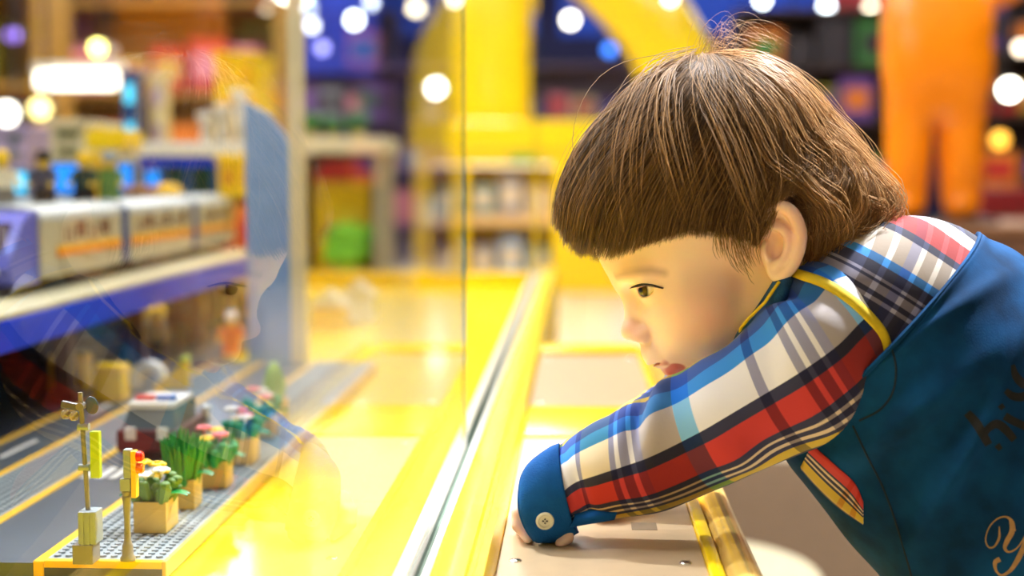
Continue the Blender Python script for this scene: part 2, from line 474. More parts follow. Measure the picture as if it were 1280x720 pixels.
# ---- planters
def planter(px, py, w, d, h, plants, label):
    """brick planter whose front right bottom corner is seen at (px,py)"""
    p = at_z(px, py, BZ)
    e = empty('toy_planter', (p.x - w / 2, p.y + d / 2, BZ), label, 'toy planter', 'row of toy planters')
    mb = MB()
    t = .0028
    mb.box((-w / 2, -d / 2, 0), (w / 2, d / 2, h - .006), .0004, 1)
    mb.box((-w / 2, -d / 2, h - .0062), (w / 2, -d / 2 + t, h), .0003, 1).box((-w / 2, d / 2 - t, h - .0062), (w / 2, d / 2, h), .0003, 1)
    mb.box((-w / 2, -d / 2 + t, h - .0062), (-w / 2 + t, d / 2 - t, h), .0003, 1).box((w / 2 - t, -d / 2 + t, h - .0062), (w / 2, d / 2 - t, h), .0003, 1)
    mb.build('pot', TAN, e)
    g = random.Random(int(px * 7 + py))
    if plants == 'grass':
        mb = MB()
        for k in range(92):
            a = g.uniform(0, 2 * PI); r = .0115 * math.sqrt(g.random()); hh = g.uniform(.030, .044) * (1 - r * 24)
            x, y = r * math.cos(a), r * math.sin(a)
            ox, oy = x * .75 + g.uniform(-.002, .002), y * .75 + g.uniform(-.002, .002)
            mb.cone((x, y, h - .005), (x + ox * .6, y + oy * .6, h + hh * .6), .0021, .0021, 6)
            mb.cone((x + ox * .6, y + oy * .6, h + hh * .6), (x + ox * 1.0, y + oy * 1.0, h + hh), .0021, .0005, 6)
        mb.build('grass_tuft', GREEN, e, SM)
        leaf_side(e, w, h, GREEN)
        return
    if plants == 'cone':
        MB().lathe([(0, -.004), (.009, 0), (.0125, .008), (.012, .016), (.009, .028), (.005, .037), (0, .041)], (0, 0, h), 20).build('shrub', mat('pale_green_plastic', (132, 178, 74), rough=.4), e, SM)
        return
    mb = MB()
    lm = OLIVE if plants[0] == 'o' else GREEN
    for k in range(26):
        a = g.uniform(0, 2 * PI); r = g.uniform(.002, .013); hh = g.uniform(.008, .022)
        c = Vector((r * math.cos(a), r * math.sin(a) * 1.2, h - .004))
        d_ = Vector((math.cos(a) * .5, math.sin(a) * .5, 1)).normalized()
        mb.cone(c, c + d_ * hh, .0030, .0042, 7); mb.ball(c + d_ * hh, (.0042, .0042, .003), 7)
    mb.build('foliage', lm, e, SM)
    leaf_side(e, w, h, GREEN)
    for k, fm in enumerate(plants[1]):
        a = 2 * PI * k / len(plants[1]) + .5; r = .0085 if k else .003
        c = Vector((r * 1.15 * math.cos(a), r * 1.4 * math.sin(a), h + .0195 + .0035 * (k % 3)))
        fl_ = MB()
        for q in range(5):
            b_ = 2 * PI * q / 5
            fl_.ball(c + Vector((.0042 * math.cos(b_), .0042 * math.sin(b_), 0)), (.0031, .0031, .0016), 8)
        fl_.cyl(c - Vector((0, 0, .001)), c + Vector((0, 0, .0022)), .0021, 10)
        fl_.cyl(c - Vector((0, 0, .006)), c, .0008, 6)
        fl_.build('flower', fm, e, SM)
def leaf_side(e, w, h, m):
    mb = MB()
    for sy, sx in ((-.3, 1), (.2, 1), (-.5, -1)):
        y = sy * .012
        rows = []
        for t_ in np.linspace(0, 1, 7):
            ww = .0034 * math.sin(PI * min(1, t_ * .93 + .07)) + .0003
            x = sx * (w / 2 - .004 + t_ * .017); z = h + .003 + .004 * math.sin(t_ * 2.4) - .003 * t_
            rows.append([(x, y - ww, z), (x, y, z - .0008), (x, y + ww, z), (x, y, z + .0009)])
        mb.grid(rows, closed_v=True)
    mb.build('leaf', m, e, SM)
planter(208, 667, .0245, .032, .0232, ('o', [YFLW, YFLW, YFLW, WHITE, WHITE]), 'nearest tan toy planter with yellow and white flowers')
planter(243, 637, .0245, .024, .0232, 'grass', 'tan toy planter with tall bright green grass, second from the front')
planter(283, 611, .0245, .024, .0232, ('g', [PINK, YFLW, PINK, YFLW, PINK]), 'tan toy planter with pink and yellow flowers, third from the front')
planter(316, 581, .0245, .028, .0240, ('g', [PINK, PINK, WHITE, WHITE]), 'tan toy planter with pink and white flowers, fourth from the front')
planter(341, 549, .0245, .028, .0232, ('g', [WHITE, WHITE, PINK, PINK]), 'tan toy planter with white and salmon flowers, fifth from the front')
planter(354, 528, .0245, .028, .0232, 'cone', 'farthest tan toy planter, holding a pale green rounded shrub')

# ---- toy car with red and blue roof lights
b0 = at_z(184, 574, BZ)
e = empty('toy_car', (b0.x, b0.y + .05, BZ), 'maroon toy car with white roof and red and blue light bar', 'toy car')
wd = .058
mb = MB().box((-wd / 2, -.05, .007), (wd / 2, .05, .027), .002).box((-wd / 2 + .004, -.051, .012), (wd / 2 - .004, -.050, .016)); mb.build('body', MAROON, e)
for s_ in (-1, 1):
    MB().box((s_ * .0150 - .0050, -.0525, .018), (s_ * .0150 + .0050, -.0495, .030), .001).build('tail_light', WHITE, e)
MB().prism([(-wd / 2 + .004, -.045, .027), (wd / 2 - .004, -.045, .027), (wd / 2 - .008, -.034, .045), (-wd / 2 + .008, -.034, .045)], (0, .075, 0)).build('window', SMOKE, e)
MB().box((-wd / 2 + .007, -.036, .045), (wd / 2 - .007, .03, .0505), .001).build('roof', WHITE, e)
MB().box((-.019, -.022, .0505), (-.001, -.012, .055), .0008).build('red_light', REDP, e)
MB().box((.001, -.022, .0505), (.019, -.012, .055), .0008).build('blue_light', BLUEP, e)
for sx in (-1, 1):
    for y in (-.03, .03):
        MB().lathe([(0, -.004), (.008, -.004), (.009, -.002), (.009, .002), (.008, .004), (0, .004)], (sx * (wd / 2 - .003), y, .009), 20, (1, 0, 0)).build('wheel', BLK, e, SM)

# ---- toy people
SKINY = mat('toy_yellow_skin', (246, 200, 40), rough=.3)
def toy_person(loc, legs, torso, label, cap=None, rot=0.0, s=1.0, group='toy people on the platform'):
    e = empty('toy_person', loc, label, 'toy person', group, rot)
    e.scale = (s, s, s)
    for sx in (-1, 1):
        MB().box((sx * .0042 - .0038, -.004, 0), (sx * .0042 + .0038, .004, .013), .0008).box((sx * .0042 - .0038, -.0065, 0), (sx * .0042 + .0038, .004, .004), .0006).build('leg', legs, e)
        MB().tube([(sx * .0082, 0, .0265), (sx * .0108, -.001, .021), (sx * .0105, -.005, .0165)], [.0022, .0022, .0018], 8).build('arm', torso, e, SM)
        MB().ball((sx * .0105, -.0062, .0155), .0022, 8).build('hand', SKINY, e, SM)
    MB().prism([(-.0080, -.0038, .013), (.0080, -.0038, .013), (.0062, -.0038, .0285), (-.0062, -.0038, .0285)], (0, .0076, 0)).build('torso', torso, e)
    h_ = MB().lathe([(0, .0285), (.003, .0285), (.003, .030), (.0046, .0305), (.0052, .0325), (.0052, .0375), (.0044, .0395), (0, .0395)], (0, 0, 0), 18).build('head', SKINY, e, SM)
    MB().lathe([(.0050, .0355), (.0060, .0345), (.0060, .0390), (.0050, .0420), (.0025, .0432), (0, .0434)], (0, .0004, 0), 18).build('hair' if cap is None else 'cap', cap or BROWN, e, SM)
    return e

for px, py, hh, lab in ((258, 548, .034, 'white toy bollard behind the third planter'), (226, 556, .026, 'white toy bollard just right of the maroon toy car')):
    p = at_z(px, py, BZ)
    e = empty('toy_bollard', (p.x, p.y, BZ + .0003), lab, 'toy bollard')
    MB().lathe([(0, 0), (.006, 0), (.006, .004), (.0042, .006), (.0042, hh - .008), (.0055, hh - .006), (.0055, hh - .002), (.003, hh), (0, hh)], (0, 0, 0), 18).build('post', WHITE, e, SM)
    MB().lathe([(.0044, hh * .5), (.0047, hh * .52), (.0047, hh * .62), (.0044, hh * .64)], (0, 0, 0), 18).build('band', LGREY, e, SM)
# ================================================================== raised railway
SHX = -.56
SZ = .602
RBLUE = mat('rail_blue', (0, 60, 226), rough=.55, spec=.15)
STONE = mat('pale_stone_plastic', (206, 198, 160), rough=.4)
sh = empty('railway_shelf', (-.9, 1.8, BZ), 'raised pale toy railway deck with a blue front edge', 'toy railway')
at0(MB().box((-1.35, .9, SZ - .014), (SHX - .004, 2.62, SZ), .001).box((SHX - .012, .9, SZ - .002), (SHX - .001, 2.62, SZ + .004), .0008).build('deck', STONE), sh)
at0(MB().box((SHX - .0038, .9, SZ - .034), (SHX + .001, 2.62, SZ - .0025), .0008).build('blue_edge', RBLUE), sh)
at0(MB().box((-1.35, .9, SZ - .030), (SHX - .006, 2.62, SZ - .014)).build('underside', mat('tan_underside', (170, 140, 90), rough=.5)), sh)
for y in (1.62, 1.9, 2.2, 2.40):
    at0(MB().box((-.611, y, BZ - .0026), (-.591, y + .022, SZ - .0302), .001).box((-.616, y - .005, BZ - .0026), (-.586, y + .027, BZ + .012), .001).build('pillar', BROWN), sh)
at0(MB().box((-.672, .95, SZ), (-.700, 2.6, SZ + .004)).box((-.712, .95, SZ), (-.708, 2.6, SZ + .004)).build('rail', DGREY), sh)
m = MB()
for k in range(82):
    y = .96 + k * .02
    m.box((-.725, y, SZ), (-.655, y + .008, SZ + .0018))
at0(m.build('sleepers', DTAN), sh)
at0(MB().box((-1.35, 1.2, SZ), (-.765, 2.6, .700), .001).box((-.772, 1.2, .694), (-.764, 2.6, .703), .0006).build('platform', LGREY), sh)

# ---- train
SILV = mat('silver_train', (196, 188, 160), rough=.35, metal=.1)
ROOFM = mat('train_roof', (186, 190, 186), rough=.4)
WINM = mat('train_window', (126, 96, 80), rough=.15, coat=.4)
DOORM = mat('train_door', (196, 186, 156), rough=.35)
STRO, STRY = mat('orange_stripe', (246, 130, 16), rough=.35), mat('amber_stripe', (250, 186, 20), rough=.35)
TX0, TX1 = -.745, -.637
tr_e = empty('toy_train', (-.69, 1.6, SZ), 'silver three-car toy train with a blue nose and orange side stripe', 'toy train')
def car_(y0, y1, front):
    z0 = SZ + .016; zt = SZ + .098
    body = MB().box((TX0, y0, z0), (TX1, y1, zt - .012), .002)
    c = at0(body.build('carriage', SILV), tr_e)
    def sub(mb, name, m, sm=None):
        o = mb.build(name, m, None, sm); o.parent = c; return o
    n = 10
    prof = [(TX0 - .001, zt - .014)] + [((TX0 + TX1) / 2 - math.cos(PI * k / n) * .0555, zt - .013 + .018 * math.sin(PI * k / n) ** .6) for k in range(n + 1)] + [(TX1 + .001, zt - .014)]
    sub(MB().prism([(x, y0 + .001, z) for x, z in prof], (0, y1 - y0 - .002, 0)), 'roof', ROOFM, .5)
    L = y1 - y0
    ys = y0 + (.07 if front else .03)
    for sx, xx in ((1, TX1), (-1, TX0)):
        a, b_ = (xx - .0005, xx + .0012) if sx > 0 else (xx - .0012, xx + .0005)
        a2, b2 = (xx + .0006, xx + .0024) if sx > 0 else (xx - .0024, xx - .0006)
        sub(MB().box((a2, ys - .02, z0 + .024), (b2, y1 - .012, z0 + .030)), 'stripe', STRO)
        sub(MB().box((a2, ys - .02, z0 + .0302), (b2, y1 - .012, z0 + .037)), 'stripe', STRY)
        k = 0; y = ys
        while y + .05 < y1 - .01:
            if k % 2 == 0:
                sub(MB().box((a, y, z0 + .002), (b_ + (.0004 if sx > 0 else 0), y + .040, z0 + .064), .0006).box((a, y + .0195, z0 + .002), (b_ + .0008 * sx if sx > 0 else b_, y + .0205, z0 + .064)), 'door', DOORM)
                sub(MB().box((a - .0001, y + .006, z0 + .040), (b_ + (.0008 if sx > 0 else 0), y + .014, z0 + .060)).box((a - .0001, y + .026, z0 + .040), (b_ + (.0008 if sx > 0 else 0), y + .034, z0 + .060)), 'door_window', WINM)
                y += .050
            else:
                sub(MB().box((a, y, z0 + .044), (b_, y + .034, z0 + .064), .0008), 'window', WINM)
                y += .044
            k += 1
    for yy in (y0 + .07, y1 - .07):
        w_ = MB()
        for dy in (-.018, .018):
            w_.cyl((TX0 + .012, yy + dy, SZ + .0129), (TX1 - .012, yy + dy, SZ + .0129), .0085, 18)
        w_.box((TX0 + .008, yy - .03, SZ + .008), (TX1 - .008, yy + .03, SZ + .0158), .001)
        sub(w_, 'bogie', BLK, SM)
    sub(MB().box((TX0 + .005, y0 + .11, SZ + .006), (TX1 - .005, y1 - .11, SZ + .0155), .001), 'underframe', BROWN)
    return c, sub
GAP = .024
c1, sub1 = car_(1.662, 1.965, True)
car_(1.993, 2.33, False); car_(2.36, 2.62, False)
for y in (1.966, 2.332):
    at0(MB().box((TX0 + .006, y, SZ + .018), (TX1 + .0012, y + .026, SZ + .092), .001).build('gangway', mat('gangway_blue', (0, 66, 140), rough=.5, spec=.2)), tr_e)
# sloped nose
nz = MB()
NP = [(1.6615, SZ + .012), (1.590, SZ + .012), (1.576, SZ + .022), (1.572, SZ + .034), (1.580, SZ + .050), (1.612, SZ + .084), (1.632, SZ + .094), (1.6615, SZ + .097)]
nz.prism([(TX0 + .003, y, z) for y, z in NP], (TX1 - TX0 - .006, 0, 0))
NB = mat('violet_blue_nose', (96, 100, 200), rough=.25)
no = at0(nz.build('nose', NB), tr_e)
q = MB().prism([(TX0 + .014, y, z) for y, z in ((1.5795, SZ + .052), (1.6095, SZ + .0845), (1.6135, SZ + .0815), (1.583, SZ + .0495))], (TX1 - TX0 - .028, 0, 0)).build('windscreen', mat('dark_windscreen', (52, 34, 60), rough=.1, coat=.5)); q.parent = no
for sx in (TX0 + .016, TX1 - .028):
    q = MB().box((sx, 1.5695, SZ + .027), (sx + .012, 1.576, SZ + .035), .0008).build('headlight', WHITE); q.parent = no

# ---- toy people and screens on the platform
for px, Yy, lg, ts, cp, lab in (
    (4, 1.93, DTAN, CREAMM, SKINY, 'toy person in cream on the platform at the left edge, yellow hat'),
    (56, 1.98, BLK, mat('slate_plastic', (62, 64, 84), rough=.4), BLK, 'dark grey toy person on the platform with black hair'),
    (106, 2.06, BLK, mat('dark_green_plastic', (30, 60, 50), rough=.4), SKINY, 'dark green toy person on the platform with yellow hair'),
    (122, 2.14, YL, YL, SKINY, 'yellow toy person standing behind the dark green one'),
    (137, 2.08, OLIVE, OLIVE, LGREY, 'olive toy person on the platform with a grey cap'),
):
    p = at_y(px, 250, Yy)
    toy_person((p.x, Yy, .700), lg, ts, lab, cp, rot=(px % 5) * .35 - .6, s=1.75)
scr = mat('lit_blue_screen', (20, 140, 240), rough=.2, emit=(10, 130, 240), estr=.9)
scr2 = mat('lit_cyan_screen', (80, 210, 250), rough=.2, emit=(70, 200, 250), estr=1.0)
def screen(px0, px1, py0, py1, Y, m, label):
    a, b_ = at_y(px0, py1, Y), at_y(px1, py0, Y)
    e = empty('display_screen', ((a.x + b_.x) / 2, Y, .700), label, 'screen', 'lit blue screens on the platform')
    w_ = b_.x - a.x
    MB().box((-w_ / 2 - .005, -.006, a.z - .700 - .005), (w_ / 2 + .005, .008, b_.z - .700 + .005), .001).box((-.012, -.004, 0), (.012, .006, a.z - .700)).build('case', DBLUE, e)
    MB().box((-w_ / 2, -.0075, a.z - .700), (w_ / 2, -.0055, b_.z - .700)).build('screen', m, e)
screen(20, 34, 215, 240, 2.5, scr2, 'small glowing cyan screen behind the leftmost toy person')
screen(68, 100, 206, 240, 2.5, scr, 'glowing bright blue screen between the dark toy people')
screen(150, 166, 206, 236, 2.5, scr, 'small blue screen right of the olive toy person')
screen(184, 200, 214, 236, 2.5, scr, 'rightmost small blue screen under the white station roof')

# ---- toy buildings on and behind the platform
def toy_block(name, px0, px1, py_top, Y, depth, m, win_m, rows, cols, label, cat='toy building', zb=.700, roof=None, rh=.012):
    a = at_y(px0, py_top, Y); b_ = at_y(px1, py_top, Y)
    w_, h_ = b_.x - a.x, a.z - zb
    e = empty(name, ((a.x + b_.x) / 2, Y, zb), label, cat)
    MB().box((-w_ / 2, 0, 0), (w_ / 2, depth, h_), .002).build('wall', m, e)
    rf = MB().box((-w_ / 2 - .006, -.006, h_), (w_ / 2 + .006, depth + .006, h_ + rh), .002)
    for k in range(max(1, int(w_ / .03))):
        rf.cyl((-w_ / 2 + min(.012, w_ / 2) + k * .03, .02, h_ + rh), (-w_ / 2 + min(.012, w_ / 2) + k * .03, .02, h_ + rh + .004), .006, 8)
    rf.build('roof', roof or m, e)
    for i in range(rows):
        for j in range(cols):
            cw, ch = w_ / cols, h_ / rows
            x0 = -w_ / 2 + j * cw + cw * .2; z0 = i * ch + ch * .3
            f = MB().box((x0, -.004, z0), (x0 + cw * .6, .002, z0 + ch * .5), .001)
            f.build('window', win_m, e)
    return e
LILAC = mat('lilac_plastic', (178, 160, 200), rough=.4); SAND = mat('sand_plastic', (214, 202, 164), rough=.4); SGREY = mat('grey_window', (108, 116, 120), rough=.3)  # SGREY: plain grey windows
toy_block('toy_apartment_block', -30, 34, 165, 2.75, .2, LILAC, SGREY, 4, 2, 'lilac toy apartment block at the far left above the train')
toy_block('toy_apartment_block', 62, 108, 158, 2.75, .2, SAND, mat('olive_window', (110, 112, 76), rough=.3), 4, 1, 'sand coloured toy apartment block with wide olive windows')
toy_block('toy_kiosk', 112, 152, 186, 2.5, .1, SAND, YM2, 1, 2, 'sand toy kiosk with a deep yellow roof beside the blue signal tower', roof=YM2, rh=.034)
toy_block('toy_signal_tower', 152, 170, 95, 3.12, .06, DBLUE, scr2, 3, 1, 'slim dark blue toy tower with a lit cyan window')
toy_block('toy_signal_tower', 188, 204, 100, 3.3, .06, SAND, LILAC, 3, 1, 'slim sand coloured toy tower beside the dark blue one')
toy_block('toy_house', 272, 324, 202, 2.58, .1, YM2, mat('amber_window', (214, 150, 20), rough=.3), 1, 2, 'rounded yellow toy house beside the blue grey panel')
toy_block('toy_tower', 268, 320, 72, 3.4, .2, YM2, STRY, 4, 2, 'tall yellow toy tower behind the white skyline')
for i, (a, b_, t) in enumerate(((250, 258, 148), (271, 279, 138), (291, 298, 120), (310, 317, 150))):
    toy_block('toy_skyscraper', a, b_, t, 3.15, .07, WHITE, LGREY, 4, 1, ('leftmost short white toy skyscraper', 'white toy skyscraper second from the left', 'tallest white toy skyscraper of the four', 'white toy skyscraper next to the blue grey panel')[i] + ' under the yellow tower')
st_e = empty('toy_station', (at_y(210, 190, 2.85).x, 2.85, .700), 'toy station with a long white roof on blue frames', 'toy station')
xa, xb = at_y(166, 190, 2.85).x - st_e.location.x, at_y(322, 190, 2.85).x - st_e.location.x
zr = at_y(200, 196, 2.85).z - .700
MB().box((xa, -.06, zr), (xb, .2, zr + .028), .003).build('roof', WHITE, st_e)
MB().box((xa + .004, -.055, zr - .02), (xb - .004, -.045, zr), .001).box((xa + .004, .18, zr - .02), (xb - .004, .19, zr), .001).build('beam', RBLUE, st_e)
for k in range(5):
    x = xa + .02 + k * (xb - xa - .04) / 4
    MB().box((x - .008, -.056, 0), (x + .008, -.040, zr - .02), .001).build('post', DBLUE, st_e)
MB().box((xa + .01, .15, 0), (xb - .01, .17, zr - .02), .001).build('rear_wall', DBLUE, st_e)
e = empty('toy_boat', (at_y(178, 236, 2.45).x, 2.45, .700), 'tan and yellow toy boat lying on the platform under the station', 'toy boat')
MB().lathe([(0, 0), (.02, .002), (.03, .012), (.034, .02), (.030, .021), (0, .018)], (0, 0, 0), 20).build('hull', mat('tan_hull', (220, 150, 90), rough=.4), e, SM)
MB().ball((.045, 0, .012), (.026, .02, .014), 16).build('load', YL, e, SM)

# ---- under the railway deck
for px, py, w_, h_, Y, m, lab in (
    (84, 505, .045, .046, 1.70, YM2, 'yellow toy crate left of the larger yellow toy crate'),
    (135, 512, .034, .044, 1.62, YM2, 'larger yellow toy crate behind the maroon toy car'),
    (160, 503, .018, .026, 1.72, YM2, 'small yellow toy crate right of the larger one'),
):
    p = at_y(px, py, Y)
    e = empty('toy_crate', (p.x, Y, BZ - .003), lab, 'toy crate')
    MB().box((-w_ / 2, 0, 0), (w_ / 2, .03, h_), .0015).build('box', m, e)
    MB().box((-w_ / 2 - .001, -.001, h_ * .82), (w_ / 2 + .001, .031, h_ * .9), .0006).box((-w_ / 2 - .001, -.001, h_ * .1), (w_ / 2 + .001, .031, h_ * .18), .0006).build('band', YL, e)
p = at_y(122, 470, 1.85)
e = empty('toy_motorbike', (p.x, 1.85, BZ - .003), 'grey and brown toy motorbike behind the yellow crates', 'toy vehicle')
for y in (-.03, .03):
    MB().lathe([(.010, -.004), (.017, -.004), (.018, 0), (.017, .004), (.010, .004)], (y, 0, .018), 24, (0, 1, 0)).build('wheel', BLK, e, SM)
MB().box((-.03, -.005, .020), (.03, .005, .034), .003).ball((.0, 0, .042), (.02, .008, .010), 14).build('frame', DTAN, e, SM)
MB().box((-.030, -.006, .040), (-.008, .006, .046), .002).build('seat', BROWN, e)
MB().tube([(.03, 0, .02), (.024, 0, .055), (.014, -.014, .06)], .002, 8).tube([(.024, 0, .055), (.014, .014, .06)], .002, 8).build('handlebar', LGREY, e, SM)
p = at_y(186, 505, 1.72)
e = empty('toy_arch', (p.x, 1.72, BZ), 'white toy arch behind the roof of the maroon car', 'toy arch')
rows = []
for k in range(17):
    a = PI * k / 16
    rows.append([(-r * math.cos(a), y, .012 + r * math.sin(a)) for r, y in ((.022, -.008), (.022, .008), (.012, .008), (.012, -.008))])
MB().grid(rows, closed_v=True).build('arch', WHITE, e, SM)
MB().box((-.022, -.008, 0), (-.012, .008, .0125), .0006).box((.012, -.008, 0), (.022, .008, .0125), .0006).build('pier', WHITE, e)
p = at_y(216, 502, 1.72)
e = empty('toy_slide', (p.x, 1.72, BZ), 'yellow sloping toy slide right of the white arch', 'toy slide')
MB().prism([(-.020, -.010, 0), (.020, -.010, 0), (.020, -.010, .034), (.016, -.010, .034), (-.016, -.010, .006), (-.020, -.010, .006)], (0, .020, 0)).build('chute', YM2, e)
MB().box((.013, -.011, .034), (.021, .011, .040), .001).build('top_step', LIME, e)
for px, py, lg, ts, cp, lab in (
    (290, 462, ORGP, ORGP, WHITE, 'orange toy person with a white cap under the railway deck'),
    (196, 440, BROWN, CREAMM, SAND, 'cream toy person with a sand cap under the railway deck'),
    (165, 448, DBLUE, LILAC, WHITE, 'lilac toy person with a white cap under the railway deck')):
    Y = 2.05
    p = at_y(px, py, Y)
    toy_person((p.x, Y, BZ - .001), lg, ts, lab, cp, s=1.5, group='toy people below the railway')
toy_block('toy_shop', -40, 52, 398, 1.95, .25, mat('dark_indigo_brick', (40, 38, 66), rough=.4), mat('blue_window', (40, 70, 130), rough=.25), 1, 3, 'dark indigo toy shop under the railway deck at the left', zb=BZ - .003)
toy_block('toy_shop', 62, 110, 374, 2.27, .25, mat('dark_brown_brick', (66, 46, 44), rough=.4), mat('amber_glass', (150, 110, 40), rough=.25), 1, 2, 'dark brown toy shop under the railway deck', zb=BZ - .0028)
toy_block('toy_shop', 205, 262, 362, 2.47, .12, mat('plum_brick', (120, 84, 84), rough=.4), SAND, 1, 3, 'plum brick toy shop behind the white toy arch', zb=BZ - .0028)
toy_block('toy_shop', 272, 322, 362, 2.47, .12, SAND, mat('tan_glass', (150, 120, 90), rough=.25), 1, 2, 'sand toy shop next to the blue grey panel', zb=BZ - .003)
for i, (px, py, Y, h_, m, lab) in enumerate(((446, 424, 2.6, .05, WHITE, 'white'), (410, 430, 2.5, .04, YM2, 'yellow'), (300, 430, 2.3, .0, LIME, 'x'))):
    if h_ == 0: continue
    p = at_y(px, py, Y)
    e = empty('toy_hut', (p.x, Y, .4656), lab + ' toy hut with a pitched roof on the cabinet deck', 'toy hut')
    MB().box((-.03, 0, 0), (.03, .05, h_), .001).build('wall', m, e)
    MB().prism([(-.036, -.004, h_), (.036, -.004, h_), (0, -.004, h_ + .03)], (0, .058, 0)).build('roof', CREAMM, e)
# ================================================================== shop behind
# ---- yellow arch kiosk
KY = 8.83
kx0, kx1 = at_y(563, 300, KY).x, at_y(890, 300, KY).x
kc = (kx0 + kx1) / 2
ke = empty('arch_kiosk', (kc, KY, 0), 'big glossy yellow arch kiosk with lit display windows', 'kiosk')
def kp(px, py): 
    p = at_y(px, py, KY); return p.x - kc, p.z
hw = (kx1 - kx0) / 2
zt = kp(600, 150)[1]; zs = kp(600, 190)[1]; zw0, zw1 = kp(600, 346)[1], kp(600, 204)[1]
wx0, wx1 = kp(584, 0)[0], kp(690, 0)[0]
mb = MB()
D_ = .5
mb.box((-hw, 0, 0), (wx0, D_, zs), .01).box((wx1, 0, 0), (-wx1, D_, zs), .01).box((-wx0, 0, 0), (hw, D_, zs), .01)
mb.box((wx0, .002, 0), (wx1, D_, zw0)).box((-wx1, .002, 0), (-wx0, D_, zw0)).box((wx0, .002, zw1), (wx1, D_, zs)).box((-wx1, .002, zw1), (-wx0, D_, zs))
mb.box((wx0, D_ - .03, zw0), (wx1, D_ - .002, zw1)).box((-wx1, D_ - .03, zw0), (-wx0, D_ - .002, zw1))
mb.build('base', YM2, ke)
MB().box((-hw - .02, -.02, zs), (hw + .02, D_, zt), .02).build('beam', YM, ke)
MB().box((-hw * .55, -.03, zs - .07), (-hw * .30, -.01, zs - .01), .004).build('plate', mat('green_plate', (140, 170, 40), rough=.4), ke)
# arch ring
ctl = [kp(*q) for q in ((614, 170), (612, 60), (622, -40), (672, -98), (735, -60), (800, 0), (842, 66), (850, 130), (850, 170))]
ap = []
for (x0_, z0_), (x1_, z1_), (x2_, z2_), (x3_, z3_) in zip([ctl[0]] + ctl, ctl, ctl[1:], ctl[2:] + [ctl[-1]]):
    for k in range(8):
        t = k / 8
        f = lambda a, b, c, d: .5 * (2 * b + (c - a) * t + (2 * a - 5 * b + 4 * c - d) * t * t + (3 * b - a - 3 * c + d) * t ** 3)
        ap.append((f(x0_, x1_, x2_, x3_), f(z0_, z1_, z2_, z3_)))
rows = []
for k, (x, z) in enumerate(ap):
    xa_, za_ = ap[max(0, k - 1)]; xb_, zb_ = ap[min(len(ap) - 1, k + 1)]
    dl = math.hypot(xb_ - xa_, zb_ - za_); nx_, nz_ = -(zb_ - za_) / dl, (xb_ - xa_) / dl
    rows.append([(x + nx_ * .25 * math.copysign(abs(math.cos(q)) ** .6, math.cos(q)), .25 + .18 * math.copysign(abs(math.sin(q)) ** .6, math.sin(q)), z + nz_ * .25 * math.copysign(abs(math.cos(q)) ** .6, math.cos(q))) for q in [2 * PI * i / 20 for i in range(20)]])
MB().grid(rows, closed_v=True).build('arch', YM, ke, SM)
sx = mat('kiosk_shelf', (236, 190, 120), rough=.4)
for s in (1, -1):
    a, b_ = (wx0, wx1) if s > 0 else (-wx1, -wx0)
    zmid = (zw0 + zw1) / 2
    MB().box((a, .03, zmid - .03), (b_, D_ - .03, zmid + .03)).build('shelf', sx, ke)
    MB().box((a, .06, zw1 - .02), (b_, .12, zw1 - .004)).build('shelf_light', mat('shelf_glow', (255, 246, 224), emit=(255, 244, 220), estr=1.2), ke)
g = random.Random(5)
TOYC = [mat('box_red', (190, 40, 38)), mat('box_teal', (110, 150, 150)), mat('box_grey', (150, 150, 156)), mat('box_cream', (226, 206, 170)), mat('box_blue', (44, 80, 160)), mat('box_purple', (110, 70, 150)),
        mat('box_olive', (130, 124, 44)), mat('box_orange', (226, 126, 40)), mat('box_pink', (220, 130, 150)), mat('box_dark', (44, 36, 44)), mat('box_gold', (206, 160, 44)), mat('box_green', (60, 130, 60)), mat('box_sky', (150, 180, 214))]
TOYN = ['red', 'teal', 'grey', 'cream', 'blue', 'purple', 'olive', 'orange', 'pink', 'black', 'gold', 'green', 'sky blue']
ORD = ['first', 'second', 'third', 'fourth', 'fifth', 'sixth', 'seventh', 'eighth', 'ninth', 'tenth', 'eleventh', 'twelfth']
def toy_box(x, y, z, w_, d_, h_, ci, label, group, lidc=None):
    e = empty('toy_box', (x, y, z), label, 'toy box', group)
    MB().box((-w_ / 2, 0, 0), (w_ / 2, d_, h_), .004).build('carton', TOYC[ci], e)
    MB().box((-w_ * .36, -.003, h_ * .25), (w_ * .36, .001, h_ * .75), .001).build('picture_panel', TOYC[lidc if lidc is not None else (ci * 5 + 3) % 13], e)
    return e
for s in (1, -1):
    a = (wx0 if s > 0 else -wx1); W_ = wx1 - wx0
    for r, z in enumerate((zw0, (zw0 + zw1) / 2 + .03)):
        for k in range(3):
            ci = [[2, 12, 1], [1, 2, 3], [3, 12, 2], [6, 2, 1]][r + (0 if s > 0 else 2)][k]
            toy_box(kc + a + W_ * (k + .5) / 3, KY + .15, z + .001, W_ / 3 * .82, .15, (.19, .24, .17)[k], ci,
                    '%s toy box, %s from left, %s shelf of the %s arch window' % (TOYN[ci], ORD[k], ('lower', 'upper')[r], 'left' if s > 0 else 'right'), 'toy boxes in the kiosk windows', 3)

